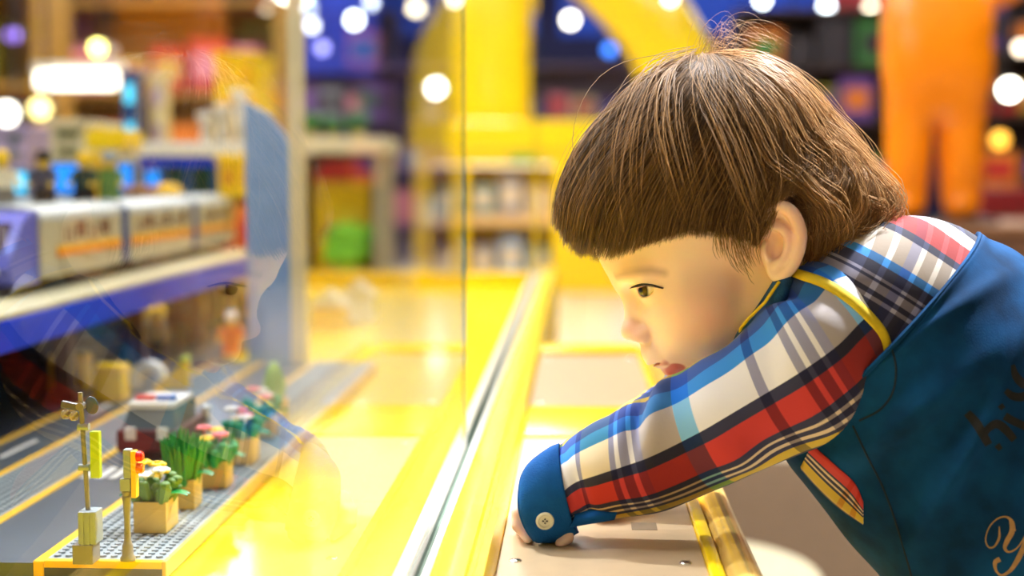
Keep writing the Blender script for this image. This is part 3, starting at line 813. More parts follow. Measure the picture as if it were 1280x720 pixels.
# ---- shelving units
SHM = mat('dark_wood_shelf', (58, 38, 34), rough=.5, var=.2, vscale=6)
def shelving(x0, x1, Y, zs, top, pal, name_lab, phrase, seed, m=SHM, depth=.4, step=.2, hmax=.26, back=True):
    e = empty('shelving_unit', ((x0 + x1) / 2, Y, 0), name_lab, 'shelf')
    hw_ = (x1 - x0) / 2
    for s in (-1, 1):
        MB().box((s * hw_ - .02, 0, 0), (s * hw_ + .02, depth, top), .003).build('side_panel', m, e)
    MB().box((-hw_ + .02, depth - .02, 0), (hw_ - .02, depth, top)).build('back_panel', m, e)
    for z in zs:
        MB().box((-hw_ + .02, .004, z - .025), (hw_ - .02, depth - .02, z), .002).build('shelf', m, e)
    MB().box((-hw_ + .02, .004, top - .03), (hw_ - .02, depth - .02, top)).build('top_board', m, e)
    g = random.Random(seed)
    rown = {1: ['only'], 2: ['lower', 'upper'], 3: ['bottom', 'middle', 'top'], 4: ['bottom', 'second', 'third', 'top']}[len(zs)]
    for r, z in enumerate(zs):
        x = x0 + .06; k = 0
        zn = (zs + [top])[r + 1] - z - .05
        while x + step * .8 < x1 - .04 and k < 12:
            w_ = step * g.uniform(.7, 1.25); w_ = min(w_, x1 - .04 - x); h_ = min(zn, hmax * g.uniform(.55, 1.15)); ci = g.choice(pal)
            toy_box(x + w_ / 2, Y + .05, z + .001, w_ * .94, .2, h_, ci, '%s toy box, %s from left, %s row, %s' % (TOYN[ci], ORD[k], rown[r], phrase), 'toy boxes on the ' + phrase, g.choice(pal))
            x += w_ + step * .06; k += 1
    return e
shelving(1.02, 2.10, 9.2, [.25, .66, 1.07, 1.42], 1.78, [9, 9, 9, 0, 6, 9, 5, 9, 7, 11], 'dark wooden shelving unit full of toy boxes behind the orange statue', 'dark shelf by the statue', 3)
shelving(2.16, 3.5, 8.0, [.25, .66, 1.07, 1.42], 1.78, [9, 9, 9, 0, 5, 9, 7, 10], 'dark wooden shelving unit at the right edge of the shop', 'dark shelf at the right edge', 4)
shelving(-2.7, -1.52, 7.2, [.3, .72, 1.15], 1.62, [7, 8, 10, 0, 8, 7, 10], 'ochre shelving unit far behind the toy skyline', 'ochre shelf behind the skyline', 8, mat('ochre_shelf', (170, 128, 50), rough=.5))  # box colours imitate the orange-pink haze of the statue reflected in the glass
shelving(-4.2, -2.45, 6.4, [.3, .72, 1.15], 1.62, [6, 10, 11, 6, 10, 7], 'ochre shelving unit at the far left of the shop', 'ochre shelf at the far left', 9, mat('ochre_shelf', (170, 128, 50), rough=.5))
shelving(-.85, .9, 12.0, [.3, .75, 1.2], 1.65, [5, 4, 9, 3, 8, 12, 0], 'shelving unit seen through the yellow arch', 'shelf seen through the arch', 12, mat('grey_violet_shelf', (110, 96, 120), rough=.5))
shelving(-2.9, -1.0, 12.0, [.3, .75, 1.2], 1.65, [4, 5, 8, 2, 12, 9], 'violet shelving unit in the distance left of the arch', 'violet shelf in the distance', 13, mat('violet_shelf', (110, 90, 150), rough=.5))

# ---- low display table seen through the glass, with plants and blocks
TY = 4.6
tx0, tx1 = at_y(366, 180, TY).x, at_y(472, 180, TY).x
tz = at_y(400, 172, TY).z
te = empty('display_stand', ((tx0 + tx1) / 2, TY, 0), 'cream topped display stand with shelves behind the cabinet', 'display stand')
hw_ = (tx1 - tx0) / 2
MB().box((-hw_ - .03, -.03, tz - .05), (hw_ + .03, .33, tz), .006).build('top_board', CREAMM, te)
for s in (-1, 1):
    MB().box((s * hw_ - .015, 0, 0), (s * hw_ + .015, .3, tz - .05), .003).build('side_panel', mat('stand_grey', (170, 160, 130), rough=.4), te)
MB().box((-hw_, .27, 0), (hw_, .3, tz - .05)).build('back_panel', mat('stand_brown', (130, 80, 60), rough=.5), te)
z1 = at_y(400, 345, TY).z
MB().box((-hw_, 0, z1 - .03), (hw_, .27, z1), .002).build('shelf', YM2, te)
def bush(x, y, z, r, m, label, name='toy_bush', pot=TAN):
    e = empty(name, (x, y, z), label, 'toy bush')
    g = random.Random(int(x * 1000) + int(z * 100))
    mb = MB()
    for k in range(26):
        a = g.uniform(0, 2 * PI); b_ = g.uniform(-.4, 1)
        c = Vector((math.cos(a) * r * .65, math.sin(a) * r * .65, r * (1.15 + b_ * .7)))
        mb.ball(c, r * g.uniform(.28, .42), 9)
    mb.build('foliage', m, e, SM)
    MB().lathe([(0, 0), (r * .5, 0), (r * .62, r * .5), (r * .55, r * .55), (0, r * .5)], (0, 0, 0), 20).build('pot', pot, e, SM)
for px, r, lab in ((382, .040, 'left dark green bush in a tan pot on the cream display stand'), (408, .034, 'middle dark green bush in a tan pot on the cream display stand'), (440, .042, 'right dark green bush in a tan pot on the cream display stand')):
    bush(at_y(px, 170, TY).x, TY + .12, tz + .001, r, mat('dark_bush', (50, 120, 50), rough=.5), lab)
e = empty('toy_block_tower', (at_y(419, 280, TY).x, TY + .14, z1 + .001), 'yellow block tower with a red roof inside the display stand', 'toy blocks')
MB().box((-.095, 0, 0), (.095, .1, at_y(430, 226, TY).z - z1), .004).build('block', YM2, e)
MB().prism([(-.106, -.01, at_y(430, 226, TY).z - z1), (.106, -.01, at_y(430, 226, TY).z - z1), (.06, -.01, at_y(430, 200, TY).z - z1), (-.06, -.01, at_y(430, 200, TY).z - z1)], (0, .12, 0)).build('roof', REDP, e)
MB().box((-.06, -.004, .1), (-.02, .002, .16)).box((.02, -.004, .1), (.06, .002, .16)).build('window', BROWN, e)
bush(at_y(432, 300, TY).x, TY + .025, z1 + .001, .080, mat('lime_bush', (130, 206, 20), rough=.45), 'big lime green bush in front of the yellow block tower', pot=LIME)
e = empty('yellow_bin', (at_y(400, 400, 4.1).x, 4.1, 0), 'glossy yellow bin with a rim at the foot of the display stand', 'bin')
MB().lathe([(0, 0), (.16, 0), (.18, .40), (.19, .40), (.19, .42), (.17, .42), (.15, .05), (0, .05)], (0, 0, 0), 36).build('tub', YM, e, SM)
MB().lathe([(.191, .385), (.196, .39), (.196, .425), (.191, .43)], (0, 0, 0), 36).build('rim', WHITE, e, SM)

# ---- giant orange statue on a red plinth
OY = 5.0
oc = at_y(1166, 275, OY)
zb = oc.z
se = empty('orange_statue', (oc.x, OY, zb), 'giant glossy orange toy man statue standing on a red plinth', 'statue')
ORM = mat('glossy_orange', (255, 138, 8), rough=.25, coat=.2)
u_ = OY / FPX
def statue():
    verts = [(0, 0, 175), (0, 0, 250), (0, 0, 330), (0, 0, 362), (0, -4, 410)]
    verts = [(0, 0, 168), (0, 0, 215), (0, 0, 285), (0, 0, 315), (0, -4, 362),
             (-31, 0, 132), (-33, -2, 60), (-33, -2, 14), (-33, -26, 8),
             (31, 0, 132), (33, -2, 60), (33, -2, 14), (33, -26, 8),
             (-44, 0, 296), (-62, -6, 340), (-74, -14, 392),
             (52, 0, 272), (100, -6, 290), (132, -14, 318)]
    edges = [(0, 1), (1, 2), (2, 3), (3, 4), (0, 5), (5, 6), (6, 7), (7, 8), (0, 9), (9, 10), (10, 11), (11, 12), (2, 13), (13, 14), (14, 15), (2, 16), (16, 17), (17, 18)]
    rad = [(60, 44), (72, 50), (58, 42), (22, 22), (44, 44), (33, 33), (29, 29), (26, 26), (18, 16), (33, 33), (29, 29), (26, 26), (18, 16), (26, 26), (22, 22), (18, 18), (26, 26), (22, 22), (18, 18)]
    me = bpy.data.meshes.new('figure')
    me.from_pydata([(x * u_, y * u_, z * u_) for x, y, z in verts], edges, [])
    o = bpy.data.objects.new('figure', me); COL.objects.link(o); o.parent = se
    sk = o.modifiers.new('skin', 'SKIN'); sk.use_smooth_shade = True
    for v, r in zip(me.skin_vertices[0].data, rad):
        v.radius = (r[0] * u_, r[1] * u_)
    me.skin_vertices[0].data[0].use_root = True
    o.modifiers.new('smooth', 'SUBSURF').levels = 2; o.modifiers['smooth'].render_levels = 2
    me.materials.append(ORM)
statue()
MB().box((-70 * u_, -44 * u_, -.0095), (-6 * u_, 10 * u_, 3 * u_), .01).box((6 * u_, -44 * u_, -.0095), (70 * u_, 10 * u_, 3 * u_), .01).build('foot_plate', BLK, se)
pe = empty('statue_plinth', (oc.x + .1, OY, 0), 'dark red plinth under the orange statue', 'plinth')
RP = mat('dark_red_lacquer', (130, 22, 26), rough=.4)
MB().box((-.30, -.22, .04), (.62, .45, zb - .012), .008).build('body', mat('plinth_brown', (122, 84, 62), rough=.5), pe)
MB().box((-.34, -.25, zb - .035), (.66, .48, zb - .01), .006).build('top_slab', mat('plinth_top', (150, 104, 70), rough=.4), pe)
MB().box((-.28, -.20, 0), (.60, .43, .04)).build('kick', BLK, pe)
re_ = empty('red_bench', (at_y(1272, 265, 6.2).x, 6.2, 0), 'dark red bench behind the orange statue', 'bench')
z_ = at_y(1260, 236, 6.2).z
MB().box((-.16, 0, z_ - .12), (.7, .4, z_), .02).build('seat', RP, re_)
for x in (-.12, .62):
    MB().box((x, .04, 0), (x + .06, .36, z_ - .12), .004).build('leg', BLK, re_)

# ---- hanging sign bands and spot lamps
def band(name, px0, px1, py0, py1, Y, m, label):
    a, b_ = at_y(px0, py1, Y), at_y(px1, py0, Y)
    e = empty(name, ((a.x + b_.x) / 2, Y, a.z), label, 'sign band')
    w_ = b_.x - a.x
    MB().box((-w_ / 2, 0, 0), (w_ / 2, .06, b_.z - a.z), .01).build('fascia', m, e)
    for s in (-.45, .45):
        MB().cyl((s * w_, .03, b_.z - a.z), (s * w_, .03, 3.0 - a.z), .008, 8).build('hanger', BLK, e)
band('hanging_sign_band', 700, 1096, -80, 44, 11.4, mat('royal_blue_band', (12, 70, 190), rough=.4, emit=(10, 60, 190), estr=.22), 'plain royal blue sign band hanging above the right shelves')
band('hanging_sign_band', 930, 1000, 44, 74, 11.3, mat('purple_band', (86, 34, 150), rough=.4, emit=(80, 30, 150), estr=.2), 'short purple sign band below the royal blue one')
band('hanging_sign_band', 376, 470, -60, 92, 10.6, mat('deep_blue_band', (26, 52, 176), rough=.4, emit=(20, 40, 170), estr=.22), 'deep blue sign band hanging left of the arch')
band('hanging_sign_band', 1040, 1112, -60, 120, 11.15, mat('dark_red_band', (140, 24, 30), rough=.4), 'dark red sign band hanging left of the orange statue')
def spot(px, py, Y, r, col, st, label):
    p = at_y(px, py, Y)
    e = empty('spot_lamp', p, label, 'lamp', 'shop spot lamps')
    MB().lathe([(r * 1.15, .0), (r * 1.25, .0), (r * 1.25, -r * 1.8), (r * .6, -r * 2.6), (0, -r * 2.6), (0, -r * 2.4), (r * .5, -r * 2.4), (r * 1.15, -r * 1.7)], (0, r * .3, 0), 20, (0, -1, 0)).build('shade', BLK, e, SM)
    MB().ball((0, 0, 0), r, 16).build('bulb', mat('bulb_%d_%d_%d_%d' % (*col, int(st)), col, emit=col, estr=st), e, SM)
    MB().cyl((0, r * 2, r), (0, r * 2, 3.0 - p.z), .008, 6).build('drop_rod', BLK, e)
WARM, COOL = (255, 240, 205), (235, 248, 255)
for i, (px, py, Y, r, c, s_, lab) in enumerate((
    (1033, 9, 10.9, .040, COOL, 12, 'cool white spot lamp over the royal blue band, left of the pair by the statue'),
    (1088, 12, 10.7, .038, WARM, 11, 'white spot lamp just left of the orange statue'),
    (953, 0, 10.9, .036, COOL, 12, 'cool white spot lamp above the hair tuft'),
    (990, 60, 10.5, .040, (255, 80, 70), 4, 'red glowing spot lamp right of the hair tuft'),
    (713, 25, 11.0, .045, (255, 250, 230), 9, 'warm white spot lamp inside the arch'),
    (762, 62, 11.0, .042, (60, 130, 255), 3, 'blue spot lamp inside the arch'),
    (838, -2, 8.6, .028, WARM, 12, 'white spot lamp at the top of the yellow arch'),
    (443, 25, 10.0, .044, COOL, 14, 'cool white spot lamp in front of the deep blue band'),
    (390, 32, 10.0, .036, (230, 235, 255), 7, 'bluish spot lamp left of the one on the deep blue band'),
    (403, 60, 10.0, .036, (160, 160, 255), 5, 'violet spot lamp below the deep blue band lamps'),
    (520, 10, 9.5, .044, (255, 238, 190), 8, 'warm spot lamp left of the glass seam'),
    (352, 2, 9.0, .042, (250, 255, 235), 14, 'bright spot lamp above the cream post'),
    (380, -3, 9.2, .036, (210, 255, 190), 9, 'pale green spot lamp right of the cream post'),
    (545, 110, 7.4, .040, (255, 252, 240), 16, 'bright white spot lamp beside the glass seam'),
    (1262, 112, 6.6, .040, (255, 246, 225), 14, 'bright white spot lamp at the right edge of the shop'),
    (1276, 60, 7.4, .030, (255, 230, 200), 5, 'dim warm spot lamp near the right edge'),
    (1250, 175, 7.2, .040, (255, 180, 60), 2.5, 'amber spot lamp low at the right edge'),
    (1066, 32, 10.2, .030, (255, 220, 210), 3, 'faint pinkish spot lamp between the white pair'),
    (122, 60, 6.0, .028, (255, 240, 130), 9, 'yellow spot lamp at the upper left'),
    (50, 136, 5.8, .038, (255, 236, 150), 4, 'soft yellow spot lamp on the left above the lilac block'),
    (8, 142, 5.7, .042, (250, 246, 230), 6, 'white spot lamp at the left edge'),
    (16, 44, 5.9, .026, (140, 110, 220), 3, 'violet spot lamp at the upper left edge'),
)):
    spot(px, py, Y, r, c, s_, lab)
# fluorescent bar
a, b_ = at_y(46, 100, 6.0), at_y(146, 100, 6.0)
e = empty('tube_lamp', ((a.x + b_.x) / 2, 6.0, a.z), 'long white tube lamp hanging at the upper left', 'lamp')
w_ = b_.x - a.x
MB().box((-w_ / 2, -.02, -.035), (w_ / 2, .02, .035), .012).build('tube', mat('tube_glow', (255, 250, 232), emit=(255, 248, 226), estr=4.5), e)
MB().box((-w_ / 2 - .02, .0, .036), (w_ / 2 + .02, .06, .07), .004).build('housing', WHITE, e)
for s in (-.4, .4):
    MB().cyl((s * w_, .03, .07), (s * w_, .03, 3.0 - a.z), .006, 6).build('hanger', BLK, e)
# ================================================================== the child
# local frame of the child: x right, y down (picture sense), w towards the near side; unit = S metres
D0 = 1.0
S = D0 / FPX
CO = at(640, 360, D0)
ORG = np.array(CO); AX = np.array(RGT) * S; AY = -np.array(UPV) * S; AW = -np.array(FWD) * S
def c2w(p):
    p = np.asarray(p, np.float64)
    return ORG + (p[..., 0:1] - 640) * AX + (p[..., 1:2] - 360) * AY + p[..., 2:3] * AW
def K(px, py, w):
    """local coordinates of the body point seen at (px, py) and lying w towards the near side"""
    f = 1 - w / FPX
    return np.array([640 + (px - 640) * f, 360 + (py - 360) * f, w])
def W(px, py, w):
    return Vector(c2w(K(px, py, w)))

# ---- head frame: a forward, b up, c towards the near (left) side
TH, PS = math.radians(30), math.radians(4)
HO = np.array([890.0, 300.0, 0.0])
F2 = np.array([-math.cos(TH), math.sin(TH), 0.0]); HU = np.array([-math.sin(TH), -math.cos(TH), 0.0])
HW = np.array([0, 0, 1.0])
HF = math.cos(PS) * F2 + math.sin(PS) * HW
HC = math.cos(PS) * HW - math.sin(PS) * F2
def hp(px, py, c=0.0):
    """head-frame point whose mid-plane projection is (px,py), moved c sideways"""
    d = np.array([px - HO[0], py - HO[1], 0.0])
    a = d @ F2 / math.cos(PS); b = d @ HU
    return np.array([a, b, c])
def hk(px, py, w):
    """head-frame point seen at (px,py) and lying w towards the near side"""
    d = K(px, py, w) - HO
    return np.array([d @ HF, d @ HU, d @ HC])
def h2l(p):
    return HO + p[0] * HF + p[1] * HU + p[2] * HC

# ---- signed distance field on a graded grid, meshed by surface nets
def graded(segs):
    """segs: [(start, step), ..., (end, None)]"""
    out = []
    for (s, st), (e, _) in zip(segs, segs[1:]):
        n = max(1, int(round((e - s) / st)))
        out.append(np.linspace(s, e, n, endpoint=False))
    out.append(np.array([segs[-1][0]]))
    return np.concatenate(out).astype(np.float32)
FINE = 1.9
gx = graded([(606, 5), (632, FINE), (960, 2.6), (1050, 7), (1120, 12), (1560, None)])
gy = graded([(84, 5), (290, FINE), (482, 5), (608, 2.0), (696, 10), (1560, None)])
gw = graded([(-232, 6), (-140, 2.6), (10, 1.9), (150, 4), (232, None)])
DF = np.full((len(gx), len(gy), len(gw)), 400.0, np.float32)

def sl(lo, hi):
    r = []
    for g, a, b in zip((gx, gy, gw), lo, hi):
        r.append(slice(max(0, np.searchsorted(g, a) - 1), min(len(g), np.searchsorted(g, b) + 1)))
    return tuple(r)
def blk(lo, hi):
    s = sl(lo, hi)
    return s, gx[s[0]][:, None, None], gy[s[1]][None, :, None], gw[s[2]][None, None, :]
def smin(a, b, k):
    if k <= 0: return np.minimum(a, b)
    h = np.maximum(k - np.abs(a - b), 0) / k
    return np.minimum(a, b) - h * h * k * 0.25
def smax(a, b, k):
    return -smin(-a, -b, k)
def put(s, d, k, op):
    if op == 'add': DF[s] = smin(DF[s], d, k)
    else: DF[s] = smax(DF[s], -d, k)
def capsule(p, q, r0, r1, k=10, op='add', asp=None):
    """tapered capsule in local coordinates"""
    p, q = np.asarray(p, float), np.asarray(q, float)
    m = max(r0, r1) + k + 14
    s, X, Y, Z = blk(np.minimum(p, q) - m, np.maximum(p, q) + m)
    d = q - p; L2 = float(d @ d) + 1e-9
    x, y, z = X - p[0], Y - p[1], Z - p[2]
    t = np.clip((x * d[0] + y * d[1] + z * d[2]) / L2, 0, 1)
    dist = np.sqrt((x - t * d[0]) ** 2 + (y - t * d[1]) ** 2 + (z - t * d[2]) ** 2) - (r0 + (r1 - r0) * t)
    put(s, dist.astype(np.float32), k, op)
def ellip(c, R, rad, k=10, op='add'):
    """ellipsoid: centre c, rows of R = axes (local), radii rad"""
    c = np.asarray(c, float); R = np.asarray(R, float)
    ext = np.sqrt(((R * np.asarray(rad)[:, None]) ** 2).sum(0)) + k + 14
    s, X, Y, Z = blk(c - ext, c + ext)
    x, y, z = X - c[0], Y - c[1], Z - c[2]
    u = [(x * R[i, 0] + y * R[i, 1] + z * R[i, 2]) for i in range(3)]
    k0 = np.sqrt(sum((u[i] / rad[i]) ** 2 for i in range(3))) + 1e-6
    k1 = np.sqrt(sum((u[i] / rad[i] ** 2) ** 2 for i in range(3))) + 1e-9
    put(s, (k0 * (k0 - 1) / k1).astype(np.float32), k, op)
HR = np.array([HF, HU, HC])
def hball(p, rad, k=10, op='add', tilt=0.0, both=True):
    """ellipsoid in the head frame, mirrored to the far side; tilt rotates a/b about the c axis"""
    if not hasattr(rad, '__len__'): rad = (rad,) * 3
    ct, st = math.cos(tilt), math.sin(tilt)
    R = np.array([ct * HF + st * HU, -st * HF + ct * HU, HC])
    for sgn in ((1, -1) if both and abs(p[2]) > 0.01 else (1,)):
        ellip(h2l((p[0], p[1], p[2] * sgn)), R, rad, k, op)
def hcap(p, q, r0, r1, k=10, op='add', both=True):
    for sgn in ((1, -1) if both and (abs(p[2]) > .01 or abs(q[2]) > .01) else (1,)):
        capsule(h2l((p[0], p[1], p[2] * sgn)), h2l((q[0], q[1], q[2] * sgn)), r0, r1, k, op)

# ---- torso, limbs (under the clothes), one continuous body
capsule((1000, 330, 0), (1050, 400, 0), 54, 62, 20)
ellip((1085, 420, 0), np.array([[.75, .66, 0], [-.66, .75, 0], [0, 0, 1]]), (110, 92, 128), 30)
ellip((1200, 540, 0), np.array([[.70, .71, 0], [-.71, .70, 0], [0, 0, 1]]), (170, 112, 122), 40)
ellip((1325, 690, 0), np.array([[.70, .71, 0], [-.71, .70, 0], [0, 0, 1]]), (110, 118, 128), 40)
for s in (1, -1):
    capsule((1330, 760, 62 * s), (1330, 1120, 66 * s), 78, 50, 30)
    capsule((1330, 1120, 66 * s), (1345, 1470, 66 * s), 48, 34, 14)
    capsule((1345, 1490, 66 * s), (1270, 1512, 70 * s), 30, 22, 16)
# arms
LSH, LEL, LWR = K(1048, 432, 118), K(868, 540, 112), K(690, 627, 92)
capsule(LSH, LEL, 46, 36, 24); capsule(LEL, LWR, 36, 23, 12)
RSH, REL, RWR = np.array([1040, 430, -112.]), np.array([900, 560, -104.]), np.array([775, 618, -46.])
capsule(RSH, REL, 46, 36, 24); capsule(REL, RWR, 36, 22, 12)
# left hand: palm hangs from the cuff, fingers bent down onto the steel plate, thumb out on the near side
PALM = K(668, 645, 92)
capsule(LWR, K(676, 638, 92), 22, 21, 10)
for i, w in enumerate((58, 73, 88, 102)):
    L = (0.90, 1.0, 1.0, 0.86)[i]
    k0 = K(660, 627 + 1.0 * i, w); k1 = K(651 - 2 * L, 641, w + 1); k2 = K(649 - 1 * L, 656, w + 3); k3 = K(657 + 3 * L, 667 + i * 1.6, w + 6)
    capsule(K(684, 628, 84 + (w - 80) * .6), k0, 14, 11, 9)
    capsule(k0, k1, 10.5, 9.4, 4); capsule(k1, k2, 9.0, 8.2, 2); capsule(k2, k3, 8.0, 6.6, 1.5)
capsule(K(692, 636, 98), K(704, 656, 106), 12, 9.6, 8); capsule(K(704, 656, 106), K(708, 671, 112), 9.2, 8.4, 2); capsule(K(708, 671, 112), K(701, 679, 116), 8.2, 6.6, 2)
# right hand, same pose, behind the left sleeve
for i, w in enumerate((-62, -46, -30, -14)):
    k0 = np.array([742, 628, w]); L = (0.86, 1.0, 1.0, 0.92)[i]
    capsule((772, 620, -40 + (w + 38) * .6), k0, 14, 10.5, 9)
    k1 = k0 + (-13 * L, 8, 1); k2 = k1 + (-4 * L, 8, 1)
    capsule(k0, k1, 10, 9, 3); capsule(k1, k2, 8.8, 7.4, 1.5)
capsule((770, 622, -20), (758, 630, 0), 12, 10, 8); capsule((758, 630, 0), (744, 636, 6), 9.6, 7.4, 2)

# ---- head
hball(hp(884, 246), (156, 141, 119), 0)                       # cranium
hball(hp(846, 352), (64, 92, 78), 34)                         # middle face
hball(hp(876, 392, 36), (58, 56, 46), 34)                     # cheeks
hball(hp(868, 372, 56), (40, 38, 26), 22)                     # cheek apple
hcap(hp(958, 352, 74), hp(890, 458, 26), 34, 24, 20)          # jaw line
hball(hp(878, 474), (26, 22, 30), 14)                         # chin
hball(hp(844, 434), (32, 28, 38), 20)                         # muzzle
hball(hp(796, 346, 34), (20, 20, 36), 20)                     # brow
hball(hp(792, 356), (17, 22, 18), 16)                         # glabella
capsule(h2l(hp(960, 330)), (1020, 380, 0), 74, 62, 40)        # neck
# eye sockets and lids
EYE = hk(818, 358, 45); ER = 20.5
hball(hk(790, 372, 42), (10, 12, 18), 22, 'sub')
hball(EYE, (21.5, 21.5, 21.5), 9)
hball(EYE + np.array([-8, 10, 4]), (19, 12, 19), 10)          # upper lid fullness
# nose
hcap(hp(793, 372), hp(789, 411), 9.5, 11.5, 14)
hball(hp(788.5, 412.5), (13.5, 12.0, 13.5), 6)
hball(hp(799, 418, 12.5), (12, 8.5, 8.5), 9)
hball(hp(794.5, 427.5, 7.5), (5, 4, 3.6), 3, 'sub')
# lips
hball(hp(816, 440), (15, 17, 20), 12)                         # philtrum
hcap(hp(813.5, 449.5, 2), hp(826, 449, 22), 6.4, 4.6, 4)
hcap(hp(836.5, 459.5, 0), hp(842, 455.5, 21), 9.6, 5.0, 3)
hball(hp(818, 454.2, 0), (14, 1.3, 22), 2, 'sub', tilt=0.12)
# ears
def crv3(pts, n):
    P = np.asarray(pts, float)
    P = np.concatenate([[2 * P[0] - P[1]], P, [2 * P[-1] - P[-2]]])
    k = len(P) - 3
    t = np.linspace(0, k - 1e-6, n); i = t.astype(int); f = (t - i)[:, None]
    a, b, c, d_ = P[i], P[i + 1], P[i + 2], P[i + 3]
    return 0.5 * (2 * b + (c - a) * f + (2 * a - 5 * b + 4 * c - d_) * f ** 2 + (3 * b - a - 3 * c + d_) * f ** 3)
def ear(sgn):
    def E(px, py, w): 
        p = K(px, py, w); d = p - HO
        q = np.array([d @ HF, d @ HU, d @ HC * sgn])
        return h2l(q)
    n = np.array([-.28, .05, 1.0 * sgn]); n /= np.linalg.norm(n)
    up = np.array([-.10, -1.0, 0]); up -= n * (up @ n); up /= np.linalg.norm(up)
    fw = np.cross(up, n); 
    R = np.array([fw, up, n])
    ellip(E(977, 300, 122), R, (26, 44, 9), 8)
    ellip(E(972, 322, 120), R, (17, 24, 8), 6)
    ellip(E(972, 304, 131), R, (17, 30, 10), 5, 'sub')
    rim = [(954, 288, 121), (958, 268, 125), (973, 258, 131), (990, 266, 136), (1000, 288, 138), (998, 312, 135), (988, 332, 129), (976, 345, 122)]
    rim = crv3(rim, 30)
    for p, q in zip(rim, rim[1:]):
        capsule(E(*p), E(*q), 6.2, 6.2, 5)
    an = [(966, 282, 127), (980, 288, 131), (986, 304, 132), (980, 322, 129), (970, 330, 125)]
    an = crv3(an, 14)
    for p, q in zip(an, an[1:]):
        capsule(E(*p), E(*q), 4.2, 4.2, 5)
    ellip(E(958, 312, 122), R, (7, 10, 6), 5)
    ellip(E(972, 340, 121), R, (11, 12, 7), 6)
    ellip(E(967, 312, 128), R, (8, 10, 9), 4, 'sub')
ear(1); ear(-1)
# eye openings, carved last
OPN = EYE + np.array([12.5, 2.2, 14.0])
hball(OPN, (12, 7.6, 19), 1.5, 'sub', tilt=0.05)
LID = [hk(793, 359, 50), hk(798, 356.5, 58), hk(806, 355, 65), hk(815, 356, 66), hk(823, 358.5, 64), hk(829, 360.5, 60)]
for p_, q_ in zip(LID[1:], LID[2:]):
    hcap(p_ + np.array([-1.5, 2.5, -1.0]), q_ + np.array([-1.5, 2.5, -1.0]), 2.6, 2.6, 4)

def surface_nets(D):
    ins = D < 0
    nx, ny, nz = D.shape
    cs = [(i, j, k) for i in (0, 1) for j in (0, 1) for k in (0, 1)]
    cnt = np.zeros((nx - 1, ny - 1, nz - 1), np.int8)
    for i, j, k in cs:
        cnt += ins[i:nx - 1 + i, j:ny - 1 + j, k:nz - 1 + k]
    act = (cnt > 0) & (cnt < 8)
    idx = np.full(act.shape, -1, np.int32)
    ai, aj, ak = np.nonzero(act)
    n = len(ai)
    idx[ai, aj, ak] = np.arange(n)
    P = np.zeros((n, 3)); C = np.zeros(n)
    G = (gx, gy, gw)
    for e in range(12):
        ax = e // 4; o = [(0, 0), (0, 1), (1, 0), (1, 1)][e % 4]
        a = [0, 0, 0]; oth = [d for d in range(3) if d != ax]
        a[oth[0]], a[oth[1]] = o
        b = list(a); b[ax] = 1
        va = D[ai + a[0], aj + a[1], ak + a[2]]; vb = D[ai + b[0], aj + b[1], ak + b[2]]
        m = (va < 0) != (vb < 0)
        t = np.where(m, va / np.where(m, va - vb, 1), 0)
        I = (ai, aj, ak)
        for d in range(3):
            p0 = G[d][I[d] + a[d]]; p1 = G[d][I[d] + b[d]]
            P[:, d] += np.where(m, p0 + t * (p1 - p0), 0)
        C += m
    P /= C[:, None]
    F = []
    for ax in range(3):
        sh = [nx, ny, nz]
        lo = [slice(1, s - 1) for s in sh]; hi = list(lo)
        lo[ax] = slice(0, sh[ax] - 1); hi[ax] = slice(1, sh[ax])
        A, B = ins[tuple(lo)], ins[tuple(hi)]
        q = np.nonzero(A != B)
        flip = A[q]
        base = [q[0] + (0 if ax == 0 else 1), q[1] + (0 if ax == 1 else 1), q[2] + (0 if ax == 2 else 1)]
        oth = [(1, 2), (2, 0), (0, 1)][ax]
        def cell(du, dv):
            c = [base[0].copy(), base[1].copy(), base[2].copy()]
            c[oth[0]] -= du; c[oth[1]] -= dv
            return idx[c[0], c[1], c[2]]
        f = np.stack([cell(0, 0), cell(1, 0), cell(1, 1), cell(0, 1)], 1)
        f[~flip] = f[~flip][:, ::-1]
        F.append(f)
    return P, np.concatenate(F)
BP, BF = surface_nets(DF)
del DF
def relax(P, F, it=2, lam=0.5, mask=None):
    n = len(P)
    E = np.concatenate([F[:, [0, 1]], F[:, [1, 2]], F[:, [2, 3]], F[:, [3, 0]]])
    for _ in range(it):
        for l in (lam, -lam * 1.04):
            acc = np.zeros_like(P); c = np.zeros(n)
            for d in range(3):
                acc[:, d] = np.bincount(E[:, 0], P[E[:, 1], d], n) + np.bincount(E[:, 1], P[E[:, 0], d], n)
            c = np.bincount(E[:, 0], minlength=n) + np.bincount(E[:, 1], minlength=n)
            P = P + l * (acc / np.maximum(c, 1)[:, None] - P)
    return P
BP = relax(BP, BF, 3)
_z = c2w(BP)[:, 2]                                   # skin flattens where it rests on the plate
_m = (BP[:, 1] < 720) & (BP[:, 0] < 800) & (_z < .5006)
BP[_m, 1] -= (.5006 - _z[_m]) / S

